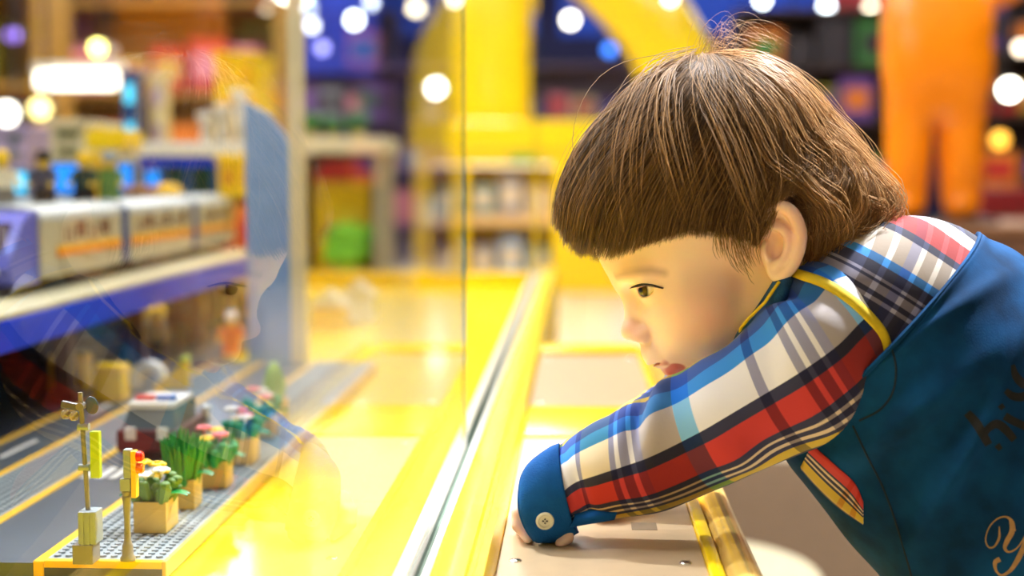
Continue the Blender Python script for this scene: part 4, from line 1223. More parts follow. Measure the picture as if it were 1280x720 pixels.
# ---- skin material: colour attribute carries the real skin tones (lips, brows, cheeks)
def attr_mat(name, attr, rough, sss=0.0, spec=0.4, bump=0.0, bscale=900):
    m = bpy.data.materials.new(name); m.use_nodes = True
    nt = m.node_tree; b = nt.nodes['Principled BSDF']
    a = nt.nodes.new('ShaderNodeAttribute'); a.attribute_name = attr
    nt.links.new(a.outputs['Color'], b.inputs['Base Color'])
    b.inputs['Roughness'].default_value = rough
    b.inputs['Specular IOR Level'].default_value = spec
    if sss:
        b.inputs['Subsurface Weight'].default_value = sss
        b.inputs['Subsurface Radius'].default_value = (1.0, 0.35, 0.2)
        b.inputs['Subsurface Scale'].default_value = 0.0035
    if bump:
        tc = nt.nodes.new('ShaderNodeTexCoord')
        n2 = nt.nodes.new('ShaderNodeTexNoise'); n2.inputs['Scale'].default_value = bscale
        nt.links.new(tc.outputs['Object'], n2.inputs['Vector'])
        bp = nt.nodes.new('ShaderNodeBump'); bp.inputs['Strength'].default_value = bump; bp.inputs['Distance'].default_value = 0.001
        nt.links.new(n2.outputs['Fac'], bp.inputs['Height']); nt.links.new(bp.outputs['Normal'], b.inputs['Normal'])
    return m
skin_m = attr_mat('child_skin', 'tone', 0.42, sss=0.35, bump=0.04)
FEET = Vector(c2w(np.array([1330., 1530., 0.]))); FEET.z = 0
child = empty('person', FEET, 'small child in plaid shirt and blue denim pinafore leaning over the steel counter', 'person')
WM = {child.name: Matrix.Translation(FEET)}
def adopt(o, p=None):
    """parent o to the child or to one of its parts, keeping it where it stands"""
    p = p or child
    o.parent = p
    o.matrix_parent_inverse = WM.get(p.name, Matrix.Identity(4)).inverted()
    return o
def kid(name, V, F, m, parent=None, smooth=True):
    """child part: local coordinates -> world, parented to the child or one of its parts"""
    return adopt(np_mesh(name, c2w(V), F, m, None, smooth), parent)
body = kid('body', BP, BF, skin_m)
# tones
d = BP - HO
HA, HB, HCc = d @ HF, d @ HU, d @ HC
base = np.array(lin((255, 219, 202))[:3]); 
T = np.tile(base, (len(BP), 1))
def blend(mask, rgb):
    global T
    c = np.array(lin(rgb)[:3])
    T = T + (c - T) * np.clip(mask, 0, 1)[:, None]
def gauss(p, rad):
    return np.exp(-(((HA - p[0]) / rad[0]) ** 2 + ((HB - p[1]) / rad[1]) ** 2 + ((np.abs(HCc) - abs(p[2])) / rad[2]) ** 2))
head_m = 1.0 * (BP[:, 0] < 1040)
blend(0.42 * gauss(hp(866, 392, 80), (40, 36, 40)), (242, 166, 146))         # cheek blush
blend(0.35 * gauss(hp(786, 412, 0), (14, 14, 18)), (236, 160, 132))
blend(0.5 * gauss(hp(975, 300, 125), (40, 50, 40)), (232, 160, 125))         # ears
def lipd(p, q, r):
    P3 = np.stack([HA, HB, np.abs(HCc)], 1); dd = q - p
    t = np.clip(((P3 - p) @ dd) / (dd @ dd), 0, 1)
    return np.linalg.norm(P3 - p - t[:, None] * dd, axis=1) - r
blend(np.clip((3.0 - lipd(hp(813, 450.5, 0), hp(828, 450.5, 22), 4.0)) / 2.5, 0, 1) * 0.75, (205, 108, 95))
blend(np.clip((3.8 - lipd(hp(836.5, 459.5, 0), hp(842, 455.5, 21), 8.0)) / 2.5, 0, 1) * 0.9, (200, 84, 78))
# brow: soft line of fine hair
bp_ = np.stack([HA, HB, np.abs(HCc)], 1)
bodyT = BVHTree.FromPolygons([Vector(p) for p in BP], [tuple(f) for f in BF.tolist()])
def on_skin(px, py, off=0.0):
    w = 55.0
    for _ in range(4):
        k = K(px, py, w); h = bodyT.ray_cast(Vector((k[0], k[1], 400)), Vector((0, 0, -1)))
        if h[0] is None: h = bodyT.find_nearest(Vector((k[0], k[1], w)))
        w = h[0].z
    d = K(px, py, w + off) - HO
    return np.array([d @ HF, d @ HU, d @ HC])
brow = [on_skin(*q) for q in ((770, 346), (782, 342), (798, 339), (814, 338), (830, 341))]
bd = np.full(len(BP), 99.)
for p, q in zip(brow, brow[1:]):
    dd = q - p; t = np.clip(((bp_ - p) @ dd) / (dd @ dd), 0, 1)
    bd = np.minimum(bd, np.linalg.norm(bp_ - p - t[:, None] * dd, axis=1) )
blend(np.clip(1.1 - bd / 7.5, 0, 1) * 0.42, (140, 92, 58))
ca = body.data.color_attributes.new('tone', 'FLOAT_COLOR', 'POINT')
ca.data.foreach_set('color', np.concatenate([T, np.ones((len(T), 1))], 1).astype(np.float32).ravel())

# ---- eyes
def eyeball(sgn):
    rows = []
    n, mseg = 28, 40
    gl_ = np.array([-.88, .20, .43]); g = np.array([gl_ @ HF, gl_ @ HU, gl_ @ HC])      # gaze: both eyes look the same way
    g /= np.linalg.norm(g)
    ax = np.array([0, 0, 1.0]); x = np.cross(ax, g); x /= np.linalg.norm(x); y = np.cross(g, x)
    V = []; cols = []
    C = EYE * np.array([1, 1, sgn])
    for i in range(n + 1):
        t = PI * i / n
        for j in range(mseg):
            p = 2 * PI * j / mseg
            r = ER * (1 + 0.06 * max(0, math.cos(t)) ** 12)
            v = C + r * (g * math.cos(t) + (x * math.cos(p) + y * math.sin(p)) * math.sin(t))
            V.append(h2l(v))
            dg = math.degrees(t)
            if dg < 15: c = (14, 10, 9)
            elif dg < 30: c = (66, 42, 26)
            elif dg < 34: c = (40, 27, 20)
            else: c = (238, 234, 232)
            cols.append(lin(c))
    F = [[i * mseg + j, i * mseg + (j + 1) % mseg, (i + 1) * mseg + (j + 1) % mseg, (i + 1) * mseg + j] for i in range(n) for j in range(mseg)]
    o = kid('eye', np.array(V), F, eye_m, body)
    a = o.data.color_attributes.new('tone', 'FLOAT_COLOR', 'POINT')
    a.data.foreach_set('color', np.array(cols, np.float32).ravel())
    return o
eye_m = attr_mat('eye', 'tone', 0.10, spec=0.35)
eyeball(1); eyeball(-1)

# ---- generic fine hair strands as one mesh (three-sided tapered tubes)
def strands(paths, rad):
    """paths (n, m, 3) local coordinates -> V, F"""
    P = np.asarray(paths, np.float64); n, m, _ = P.shape
    Tn = np.gradient(P, axis=1); Tn /= np.linalg.norm(Tn, axis=2, keepdims=True) + 1e-9
    ref = np.array([0.31, 0.22, 0.92]); X = np.cross(Tn, ref); X /= np.linalg.norm(X, axis=2, keepdims=True) + 1e-9
    Y = np.cross(Tn, X)
    tp = np.ones(m); tp[-4:] = [0.85, 0.65, 0.45, 0.2][-4:]
    R = (np.asarray(rad).reshape(-1, 1) * tp[None, :])[..., None]
    V = np.stack([P + R * (X * math.cos(a) + Y * math.sin(a)) for a in (0, 2 * PI / 3, 4 * PI / 3)], 2)   # n,m,3,3
    V = V.reshape(-1, 3)
    i = np.arange(n)[:, None, None] * m * 3; j = np.arange(m - 1)[None, :, None] * 3; k = np.arange(3)[None, None, :]; k2 = (k + 1) % 3
    b = i + j
    F = np.stack([b + k, b + k2, b + 3 + k2, b + 3 + k], -1).reshape(-1, 4)
    return V, F
# ---- hair: envelope in the child's frame (silhouette radius by direction, half width WH)
HCN = np.array([872.0, 225.0]); WH = 142.0
_sil = [(690, 275), (696, 240), (707, 207), (732, 163), (770, 118), (820, 84), (868, 72), (905, 72), (950, 82), (1000, 114), (1033, 160), (1062, 200), (1095, 232),
        (1112, 256), (1092, 300), (1060, 330), (1010, 372), (930, 405), (850, 400), (790, 375), (742, 338), (706, 314)]
_an = np.array([math.atan2(y - HCN[1], x - HCN[0]) for x, y in _sil]); _ra = np.array([math.hypot(y - HCN[1], x - HCN[0]) for x, y in _sil])
_o = np.argsort(_an); _an, _ra = _an[_o], _ra[_o]
_an = np.concatenate([_an - 2 * PI, _an, _an + 2 * PI]); _ra = np.tile(_ra, 3)
def lift(xy, scale=1.0):
    """2-D outline point(s) -> half width of the hair there"""
    v = np.asarray(xy) - HCN
    rho = np.linalg.norm(v, axis=-1); ang = np.arctan2(v[..., 1], v[..., 0])
    r2 = np.interp(ang, _an, _ra)
    q = np.clip(rho / r2, 0, 1)
    return WH * np.sqrt(np.maximum(0, 1 - q ** 2.3))
def crv(pts, n):
    """Catmull-Rom resample of control points"""
    P = np.asarray(pts, float)
    P = np.concatenate([[2 * P[0] - P[1]], P, [2 * P[-1] - P[-2]]])
    k = len(P) - 3
    t = np.linspace(0, k - 1e-6, n); i = t.astype(int); f = (t - i)[:, None]
    a, b, c, d_ = P[i], P[i + 1], P[i + 2], P[i + 3]
    return 0.5 * (2 * b + (c - a) * f + (2 * a - 5 * b + 4 * c - d_) * f ** 2 + (3 * b - a - 3 * c + d_) * f ** 3)
GUIDES = [
    [(862, 73), (800, 97), (733, 163), (701, 225), (691, 283)],
    [(866, 72.5), (815, 114), (757, 180), (717, 250), (708, 314)],
    [(871, 72), (835, 122), (787, 190), (747, 262), (734, 326)],
    [(876, 72), (850, 130), (812, 200), (778, 265), (762, 329)],
    [(881, 72), (868, 138), (840, 205), (812, 262), (800, 312)],
    [(886, 72), (888, 145), (874, 210), (854, 262), (846, 302)],
    [(891, 72), (906, 150), (906, 220), (898, 265), (894, 304)],
    [(896, 72), (930, 150), (945, 215), (940, 262), (924, 316)],
    [(901, 72), (952, 138), (975, 190), (972, 226), (950, 254)],
    [(906, 72.5), (968, 128), (1010, 182), (1016, 218), (1004, 246)],
    [(911, 73), (978, 116), (1022, 172), (1036, 225), (1016, 300)],
    [(916, 74), (986, 108), (1036, 164), (1058, 222), (1046, 312)],
    [(921, 75), (990, 104), (1044, 160), (1078, 214), (1106, 258)],
]
NS = 16
GC = np.stack([crv(g, NS) for g in GUIDES])            # 13,16,2
nr = np.random.default_rng(11)
def guide(t):
    t = np.clip(t, 0, len(GUIDES) - 1.0001); i = t.astype(int); f = (t - i)[:, None, None]
    return GC[i] * (1 - f) + GC[i + 1] * f
WHORL = np.array([890.0, 84.0])
def sheet(tt, depth, side, sw=None):
    """strand centre lines for parameters tt; depth = how far below the outer surface"""
    xy = guide(tt)
    if sw is not None:                                  # the crown swirls: strands leave it at an angle
        T2 = np.clip(tt[:, None] + sw, 0, len(GUIDES) - 1.0001); i2 = T2.astype(int); f2 = (T2 - i2)[..., None]
        k2 = np.arange(NS)[None, :].repeat(len(tt), 0)
        xy = GC[i2, k2] * (1 - f2) + GC[i2 + 1, k2] * f2
    w = lift(xy)
    ramp = np.sqrt(np.linspace(0, 1, NS))[None, :]
    xy = HCN + (xy - HCN) * (1 - depth[:, None, None] * 0.9)
    w = w * (1 - depth[:, None])
    return np.concatenate([xy, (w * side)[..., None]], 2)
def make_strands(n, side):
    nclump = max(60, n // 30)
    ct = nr.uniform(0, 12, nclump)
    cl = nr.integers(0, nclump, n)
    t = np.clip(ct[cl] + nr.normal(0, 0.085, n), 0, 12)
    tc = ct[cl]
    dep = np.clip(nr.beta(1.2, 2.2, n) * 0.10 + (nr.normal(0, 0.018, nclump) * (0.5 + np.clip((ct - 5) / 5, 0, 1)))[cl], -0.035, 0.16)
    s = np.linspace(0, 1, NS)
    sw = 1.5 * (1 - s[None, :]) ** 2.2 * nr.uniform(.2, 1.0, nclump)[cl][:, None] - .25
    P = sheet(t, dep, side, sw); Pc = sheet(tc, dep * 0.8, side, sw)
    f = (0.15 + 0.22 * s ** 1.5)[None, :, None] * np.where(tc > 7.5, 1.8, 1.0)[:, None, None]
    P = P * (1 - f) + Pc * f
    # clump-wise waves, more towards the back and the tips
    amp = (2.2 + 9.0 * np.clip((tc - 6.0) / 5, 0, 1)) * nr.uniform(0.4, 1.3, n)
    ph = nr.uniform(0, 2 * PI, nclump)[cl]; fr = nr.uniform(1.0, 2.4, nclump)[cl]
    wv = amp[:, None] * np.sin(ph[:, None] + fr[:, None] * s[None, :] * 2 * PI) * (s ** 1.2)[None, :]
    tg = np.gradient(P, axis=1); tg /= np.linalg.norm(tg, axis=2, keepdims=True) + 1e-9
    nrm = np.stack([-tg[..., 1], tg[..., 0], np.zeros_like(tg[..., 0])], 2)
    P = P + nrm * wv[..., None] + np.array([0, 0, 1.0]) * (0.6 * wv * side)[..., None]
    P += nr.normal(0, 1.4, (n, 1, 3)) * (s ** 1.0)[None, :, None]
    mid = np.exp(-(t / .5) ** 2) + np.exp(-((12 - t) / .5) ** 2)          # strands along the middle spread over to the other side
    P[..., 2] += (nr.normal(0, 11, n) * mid)[:, None] * np.sin(np.clip(s, 0, 1) * PI * .75 + .4)[None, :]
    # roots spread over the scalp; strands surface from below and end at uneven lengths
    s0 = np.where(nr.random(n) < .38, nr.uniform(0.0, .10, n), nr.uniform(.04, .62, n))
    cut = np.where(tc > 7.5, nr.uniform(0.90, 1.0, n), nr.uniform(0.972, 1.0, n))
    end = np.where((nr.random(n) < .30) & (s0 < .4), s0 + nr.uniform(.32, .55, n), 1.0) * cut
    idx = (s0[:, None] + s[None, :] * (end - s0)[:, None]) * (NS - 1); i0 = np.minimum(idx.astype(int), NS - 2); ff = (idx - i0)[..., None]
    ar = np.arange(n)[:, None]
    R = P[ar, i0] * (1 - ff) + P[ar, i0 + 1] * ff
    sink = (np.where(s0 > .1, .055, .01)[:, None] * np.exp(-(s[None, :] / .18) ** 2) + np.where(end < .9, .012, 0)[:, None] * s[None, :] ** 3)[..., None]
    cen = np.array([HCN[0], HCN[1], 0])
    return R + (cen - R) * sink
def lock(pts3, n, rad, curl=0.0, turns=2.0):
    """a separate lock of strands along a 3-D guide"""
    C = crv(pts3, NS); s = np.linspace(0, 1, NS)
    out = []
    pr = nr.normal(0, 1, (n, 3)) * rad
    tap = (0.55 + 0.9 * np.sin(np.clip(s, 0, 1) * PI * 0.8))[None, :, None]
    ph = nr.normal(0, .35, n)
    a = (ph[:, None] + s[None, :] * 2 * PI * turns)
    cu = np.stack([np.cos(a), np.sin(a) * .6, np.sin(a)], 2) * curl * (s[None, :, None] ** .7)
    return C[None] + pr[:, None, :] * tap + cu + nr.normal(0, .8, (n, NS, 3)).cumsum(1) * .25
SETS = [make_strands(9000, 1.0), make_strands(4200, -1.0)]
LOCKS = []
def L3(*a): return [K(*p) for p in a]
for pts, n, r, cu in [
    ([(1000, 150, 90), (1035, 200, 92), (1028, 250, 100), (1000, 262, 104), (1016, 300, 96), (1012, 325, 88)], 195, 6, 7),
    ([(1010, 160, 80), (1050, 215, 84), (1062, 265, 90), (1040, 296, 96), (1030, 318, 92)], 221, 7, 7),
    ([(1015, 170, 60), (1065, 215, 64), (1085, 262, 70), (1066, 300, 76), (1046, 322, 80)], 221, 7, 9),
    ([(1012, 150, 50), (1060, 190, 50), (1098, 235, 50), (1108, 262, 56), (1086, 288, 62)], 195, 6, 9),
    ([(1005, 130, 30), (1055, 178, 30), (1090, 222, 30), (1112, 246, 30), (1102, 262, 36)], 169, 5, 7),
    ([(985, 200, 118), (1012, 238, 116), (1040, 262, 108), (1052, 292, 98), (1036, 316, 92)], 195, 6, 7),
    ([(1000, 240, 110), (1024, 270, 108), (1020, 305, 100), (1004, 326, 96)], 143, 6, 7),
    ([(1030, 210, 96), (1074, 246, 86), (1098, 262, 76), (1076, 284, 80), (1052, 282, 88)], 169, 5, 9),
    ([(1010, 170, -70), (1060, 220, -70), (1090, 265, -60), (1060, 310, -60)], 156, 8, 9),
    ([(1005, 150, -20), (1060, 200, -20), (1095, 250, -10), (1075, 300, 0), (1050, 325, 10)], 195, 9, 9),
]:
    LOCKS.append(lock(L3(*pts), n, r, cu, nr.uniform(.6, 1.4)))
# loose wavy locks over the crown and the back of the head
for pts, n, r, cu in [
    ([(892, 73, 10), (945, 78, 40), (1000, 112, 50), (1030, 150, 46), (1062, 182, 44), (1086, 222, 48)], 110, 6, 3),
    ([(896, 74, 16), (950, 92, 70), (992, 130, 84), (1018, 172, 84), (1052, 196, 78), (1078, 236, 76)], 120, 7, 4),
    ([(888, 76, 20), (930, 104, 92), (968, 146, 110), (992, 190, 112), (1018, 212, 106), (1048, 250, 100)], 120, 7, 4),
    ([(880, 76, 20), (912, 112, 100), (940, 160, 124), (962, 205, 130), (988, 226, 126), (1014, 246, 116)], 110, 6, 3),
    ([(872, 76, 20), (880, 112, 98), (905, 160, 130), (922, 210, 140), (934, 250, 139)], 90, 12, 3),
    ([(868, 75, 16), (840, 106, 84), (836, 156, 124), (846, 215, 140), (858, 268, 136)], 64, 13, 3),
    ([(864, 75, 10), (812, 104, 66), (785, 160, 104), (778, 225, 116), (786, 284, 106)], 56, 13, 2),
    ([(896, 73, -10), (955, 82, -30), (1008, 118, -36), (1040, 160, -36), (1076, 196, -30), (1098, 236, -24)], 90, 6, 4),
    ([(880, 73, 4), (925, 72, 20), (972, 92, 30), (1012, 128, 30), (1046, 162, 20), (1090, 214, 20)], 90, 5, 3),
]:
    LOCKS.append(lock(L3(*pts), n, r, cu, nr.uniform(.5, 1.1)))
# side strands in front of the ear
for pts, n in [([(915, 270, 134), (918, 300, 130), (924, 322, 124), (934, 338, 120)], 26), ([(930, 262, 134), (938, 292, 130), (936, 312, 127), (944, 330, 122)], 18),
               ([(900, 275, 134), (903, 300, 128), (908, 318, 124)], 22)]:
    LOCKS.append(lock(L3(*pts), n, 4.5, 1.0, .5))
NTHIN = sum(len(l) for l in LOCKS[-3:])
# whorl tuft: fine wisps blown up from the crown and curling back to the right
tuft = []
for k in range(84):
    r0 = np.array([886 + nr.normal(0, 14), 84 + nr.normal(0, 4), 10 + nr.normal(0, 14)])
    up = nr.uniform(14, 58) * (1 if nr.random() < .7 else .5); rt = nr.uniform(-14, 26) + up * nr.uniform(.2, 1.5)
    e = nr.normal(0, 2.5)
    tuft.append(crv([r0, r0 + (rt * .10 + e * .4, -up * .5, 3), r0 + (rt * .42 + e, -up, 5), r0 + (rt * .80 + e, -up * nr.uniform(.75, 1.1), 5 + e), r0 + (rt * 1.15 + e, -up * nr.uniform(.35, .85), 6 + e)], NS))
TUFT = np.array(tuft)
# fly-away hairs
def flyaways(n):
    t = nr.uniform(0, 12, n); side = np.where(nr.random(n) < .75, 1, -1)
    P = sheet(t, np.full(n, -0.015), 1.0); P[..., 2] *= side[:, None]
    s = np.linspace(0, 1, NS)
    dr = nr.normal(0, 1, (n, 3)); dr[:, 1] -= .5
    P = P + dr[:, None, :] * (nr.uniform(2, 9, n)[:, None] * (s[None, :] ** 1.2 * (1.05 - .9 * s[None, :])))[..., None] * np.where(t > 8, 3.2, 2.0)[:, None, None]
    return P
FLY = flyaways(260)
hairP = np.concatenate(SETS + LOCKS + [TUFT, FLY])
hr = np.concatenate([nr.uniform(0.26, 0.52, len(hairP) - len(FLY) - len(TUFT)), np.full(len(TUFT), 0.15), np.full(len(FLY), 0.16)])
hm = bpy.data.materials.new('brown_hair'); hm.use_nodes = True
nt = hm.node_tree; b = nt.nodes['Principled BSDF']
at_ = nt.nodes.new('ShaderNodeAttribute'); at_.attribute_name = 'tone'
nt.links.new(at_.outputs['Color'], b.inputs['Base Color'])
b.inputs['Roughness'].default_value = 0.48; b.inputs['Specular IOR Level'].default_value = 0.26
V, F = strands(hairP, hr)
hair = kid('hair', V, F, hm, child)
# per-strand dark chestnut to light brown, top light painted onto crown and back
tcx = hairP[:, 8, 0]; back = np.clip((tcx - 900) / 140, 0, 1)
mixv = np.clip(nr.beta(1.3, 2.6, len(hairP)) * .85 + .36 * back + .26 * np.clip((175 - hairP[:, 8, 1]) / 80, 0, 1) + nr.normal(0, .06, len(hairP)), 0, 1)
c0, c1 = np.array(lin((48, 37, 31))[:3]), np.array(lin((200, 152, 98))[:3])
_nl = sum(len(l) for l in LOCKS) + len(TUFT) + len(FLY)
mixv[-_nl:-len(TUFT) - len(FLY)] = np.clip(mixv[-_nl:-len(TUFT) - len(FLY)] + .22, 0, 1)
mixv[-len(FLY) - len(TUFT):-len(FLY)] = nr.uniform(.8, 1.3, len(TUFT))
cc = c0 + (c1 - c0) * mixv[:, None]
tone = np.repeat(np.concatenate([cc, np.ones((len(cc), 1))], 1), NS * 3, axis=0).astype(np.float32)
ca = hair.data.color_attributes.new('tone', 'FLOAT_COLOR', 'POINT')
ca.data.foreach_set('color', tone.ravel())
# under layer so that no scalp shows between strands
cap_m = mat('hair_under_layer', (52, 38, 27), rough=0.7, spec=0.1, var=0.2, vscale=300)
tt = np.linspace(0, 12, 73)
rows = []
for side in (1.0, -1.0):
    A = sheet(tt, np.full(73, 0.135), side)
    rows.append(A if side > 0 else A[::-1])
A = np.concatenate(rows)                                # closed fan
nV = A.reshape(-1, 3); nrw = len(A)
fr_ = [[i * NS + j, i * NS + j + 1, ((i + 1) % nrw) * NS + j + 1, ((i + 1) % nrw) * NS + j] for i in range(nrw) for j in range(NS - 1)]
kid('under_layer', nV, fr_, cap_m, hair)
# lashes on the upper lid
lash = []
LP = [on_skin(x_, y_, .5) for x_, y_ in crv([(790.5, 359.4), (796, 357.4), (804, 356.0), (815, 356.8), (823, 358.6), (830, 360.6)], 46)]
LP = np.array(LP)
for _ in range(6): LP[1:-1] = LP[1:-1] * .5 + (LP[:-2] + LP[2:]) * .25
for sgn in (1, -1):
    M1 = np.array([1, 1, sgn])
    for i_, p0 in enumerate(LP):
        q = i_ / 45
        ln = 6.5 - 3.0 * abs(q - .35)
        dv = np.array([.72, -.30, -.25 + 1.0 * q]); dv /= np.linalg.norm(dv)
        lash.append([h2l((p0 + np.array([0, 1.0, 0]) + dv * ln * k + np.array([0, 1.6 * k * k, 0])) * M1) for k in np.linspace(0, 1, 6)])
V, F = strands(np.array(lash), np.full(len(lash), 0.42))
lm_ = mat('lash', (40, 26, 20), rough=.5)
half = len(V) // 2; hF = len(F) // 2
kid('eyelashes', V[:half], F[:hF], lm_, body); kid('eyelashes', V[half:], F[hF:] - half, lm_, body)
for sgn in (1, -1):
    adopt(MB().tube([Vector(c2w(h2l((p + np.array([.6, 1.0, .4])) * np.array([1, 1, sgn])))) for p in LP], [S * (.3 + .75 * math.sin(PI * min(1, k / 45 * .9 + .1))) for k in range(46)], 8).build('lash_line', lm_, None, SM), body)
# ------------------------------------------------------------------ clothes
WH_, GREY, NAVY, RED, CREAM, YEL, CYAN, BLUE, TAN = (240, 240, 246), (150, 148, 172), (12, 20, 72), (206, 34, 34), (226, 206, 176), (216, 186, 34), (16, 140, 232), (8, 78, 168), (168, 150, 132)
def plaid(name, Lb, Tb):
    """woven check from two stripe lists [(start, colour)] along v and u"""
    m = bpy.data.materials.new(name); m.use_nodes = True
    nt = m.node_tree; b = nt.nodes['Principled BSDF']
    uv = nt.nodes.new('ShaderNodeUVMap'); uv.uv_map = 'UVMap'
    sp = nt.nodes.new('ShaderNodeSeparateXYZ'); nt.links.new(uv.outputs['UV'], sp.inputs['Vector'])
    def ramp(bands, sock):
        r = nt.nodes.new('ShaderNodeValToRGB'); r.color_ramp.interpolation = 'CONSTANT'
        e = r.color_ramp.elements
        while len(e) < len(bands): e.new(0.999)
        for i, (p, c) in enumerate(bands):
            e[i].position = p; e[i].color = lin(c)
        nt.links.new(sock, r.inputs['Fac'])
        return r
    r1, r2 = ramp(Lb, sp.outputs['Y']), ramp(Tb, sp.outputs['X'])
    mx = nt.nodes.new('ShaderNodeMix'); mx.data_type = 'RGBA'; mx.blend_type = 'MULTIPLY'; mx.inputs['Factor'].default_value = 0.92
    nt.links.new(r1.outputs['Color'], mx.inputs['A']); nt.links.new(r2.outputs['Color'], mx.inputs['B'])
    mx2 = nt.nodes.new('ShaderNodeMix'); mx2.data_type = 'RGBA'; mx2.inputs['Factor'].default_value = 0.04
    nt.links.new(mx.outputs['Result'], mx2.inputs['A']); nt.links.new(r2.outputs['Color'], mx2.inputs['B'])
    nt.links.new(mx2.outputs['Result'], b.inputs['Base Color'])
    b.inputs['Roughness'].default_value = 0.8; b.inputs['Specular IOR Level'].default_value = 0.2
    b.inputs['Sheen Weight'].default_value = 0.15
    tc = nt.nodes.new('ShaderNodeTexCoord')
    n2 = nt.nodes.new('ShaderNodeTexNoise'); n2.inputs['Scale'].default_value = 420
    nt.links.new(tc.outputs['Object'], n2.inputs['Vector'])
    bp = nt.nodes.new('ShaderNodeBump'); bp.inputs['Strength'].default_value = 0.14; bp.inputs['Distance'].default_value = 0.0006
    nt.links.new(n2.outputs['Fac'], bp.inputs['Height']); nt.links.new(bp.outputs['Normal'], b.inputs['Normal'])
    return m
def interp_st(st, n):
    """smoothly interpolate ring stations"""
    A = np.array([np.concatenate(s) for s in st], float)
    return crv(A, n)
def loft(st, n, na, wrinkle=None, cap=False):
    """stations (top, bottom, near, [far]) in local coordinates -> ring grid (n, na, 3)"""
    A = interp_st(st, n).reshape(n, 4, 3)
    al = np.linspace(0, 2 * PI, na, endpoint=False)
    top, bot, near, far = A[:, 0], A[:, 1], A[:, 2], A[:, 3]
    c = (top + bot) / 2
    G = np.zeros((n, na, 3))
    for j, a in enumerate(al):
        sd = near - c if math.sin(a) >= 0 else c - far
        G[:, j] = c + math.cos(a) * (top - bot) / 2 + math.sin(a) * sd
    return G, al
def smooth_noise(u, v, seed, fu, fv):
    g = np.random.default_rng(seed)
    out = 0
    for k in range(9):
        a, b, p = g.normal(0, fu), round(g.normal(0, fv)), g.uniform(0, 2 * PI)
        out = out + np.sin(a * u * 2 * PI + b * v * 2 * PI + p)
    return out / 3.0
def ring_normals(G):
    du = np.gradient(G, axis=0); dv = (np.roll(G, -1, 1) - np.roll(G, 1, 1)) / 2
    N = np.cross(dv, du); N /= np.linalg.norm(N, axis=2, keepdims=True) + 1e-9
    C = G.mean(1, keepdims=True)
    sg = np.sign(((G - C) * N).sum(2, keepdims=True))
    return N * np.where(np.abs(sg) > 0, sg, 1)
def ring_mesh(name, G, m, parent, U=None, Vv=None, capend=False):
    n, na, _ = G.shape
    F = [[i * na + j, i * na + (j + 1) % na, (i + 1) * na + (j + 1) % na, (i + 1) * na + j] for i in range(n - 1) for j in range(na)]
    o = kid(name, G.reshape(-1, 3), F, m, parent)
    if U is not None:
        me = o.data
        uvl = me.uv_layers.new(name='UVMap')
        data = np.zeros((len(F), 4, 2), np.float32)
        for k, (i, j) in enumerate((i, j) for i in range(n - 1) for j in range(na)):
            jj = j + 1
            data[k, 0] = (U[i, j], Vv[i, j]); data[k, 1] = (U[i, jj % na], Vv[i, j] + 1 / na if Vv is VSEAM else Vv[i, jj % na])
            data[k, 2] = (U[i + 1, jj % na], Vv[i + 1, j] + 1 / na if Vv is VSEAM else Vv[i + 1, jj % na]); data[k, 3] = (U[i + 1, j], Vv[i + 1, j])
        uvl.data.foreach_set('uv', data.ravel())
    so = o.modifiers.new('cloth_thickness', 'SOLIDIFY'); so.thickness = 0.0012; so.offset = -1
    return o

SL_L = [(0, YEL), (.03, BLUE), (.095, CYAN), (.145, WH_), (.25, NAVY), (.278, RED), (.355, NAVY), (.372, CREAM), (.382, NAVY), (.398, CREAM), (.408, NAVY), (.422, YEL), (.465, NAVY), (.5, WH_), (.62, NAVY), (.65, RED), (.74, NAVY), (.78, WH_), (.9, CYAN), (.96, BLUE)]
GL, CL, TL, YC = (150, 150, 182), (248, 246, 248), (176, 164, 156), (244, 224, 180)
SL_T = [(0, GL), (.03, CYAN), (.06, CL), (.155, GL), (.175, YC), (.27, GL), (.287, CL), (.299, GL), (.322, CL), (.334, GL), (.355, TL), (.44, (126, 202, 250)), (.48, CL), (.615, GL), (.64, CL), (.71, GL), (.73, CL), (.742, GL), (.765, CL), (.777, GL), (.80, TL), (.88, (126, 202, 250)), (.92, CL)]
SL_T = [(p, c) for p, c in SL_T]
sleeve_m = plaid('plaid_sleeve', SL_L, SL_T)
VSEAM = None
def st(top, bot, near, far, wt, wb):
    return (K(*top, wt), K(*bot, wb), K(*near), K(*far))
sleeve_st = [
    st((694, 560), (716, 658), (700, 618, 128), (706, 604, 58), 92, 96),
    st((712, 548), (734, 650), (718, 604, 136), (722, 596, 56), 94, 96),
    st((748, 524), (766, 648), (752, 592, 146), (758, 580, 54), 94, 98),
    st((792, 503), (830, 640), (806, 574, 152), (812, 566, 54), 96, 102),
    st((846, 471), (902, 614), (868, 544, 158), (876, 534, 56), 98, 108),
    st((902, 434), (968, 580), (930, 508, 166), (934, 502, 58), 98, 112),
    st((946, 396), (1034, 556), (988, 474, 174), (990, 472, 56), 98, 112),
    st((976, 362), (1082, 528), (1044, 436, 176), (1024, 440, 50), 98, 110),
    st((988, 340), (1100, 508), (1082, 400, 160), (1040, 420, 40), 92, 100),
    st((1000, 330), (1110, 500), (1104, 392, 150), (1060, 410, 36), 84, 92),
]
n, na = 90, 96
G, al = loft(sleeve_st, n, na)
u = np.linspace(0, 1, n)[:, None]; v = (al / (2 * PI))[None, :]
env = np.sin(np.clip(u, 0, 1) * PI) ** .5
wr = 2.6 * smooth_noise(u, v, 3, 1.6, 2) * env + 0.9 * smooth_noise(u, v, 5, 6, 4) * env
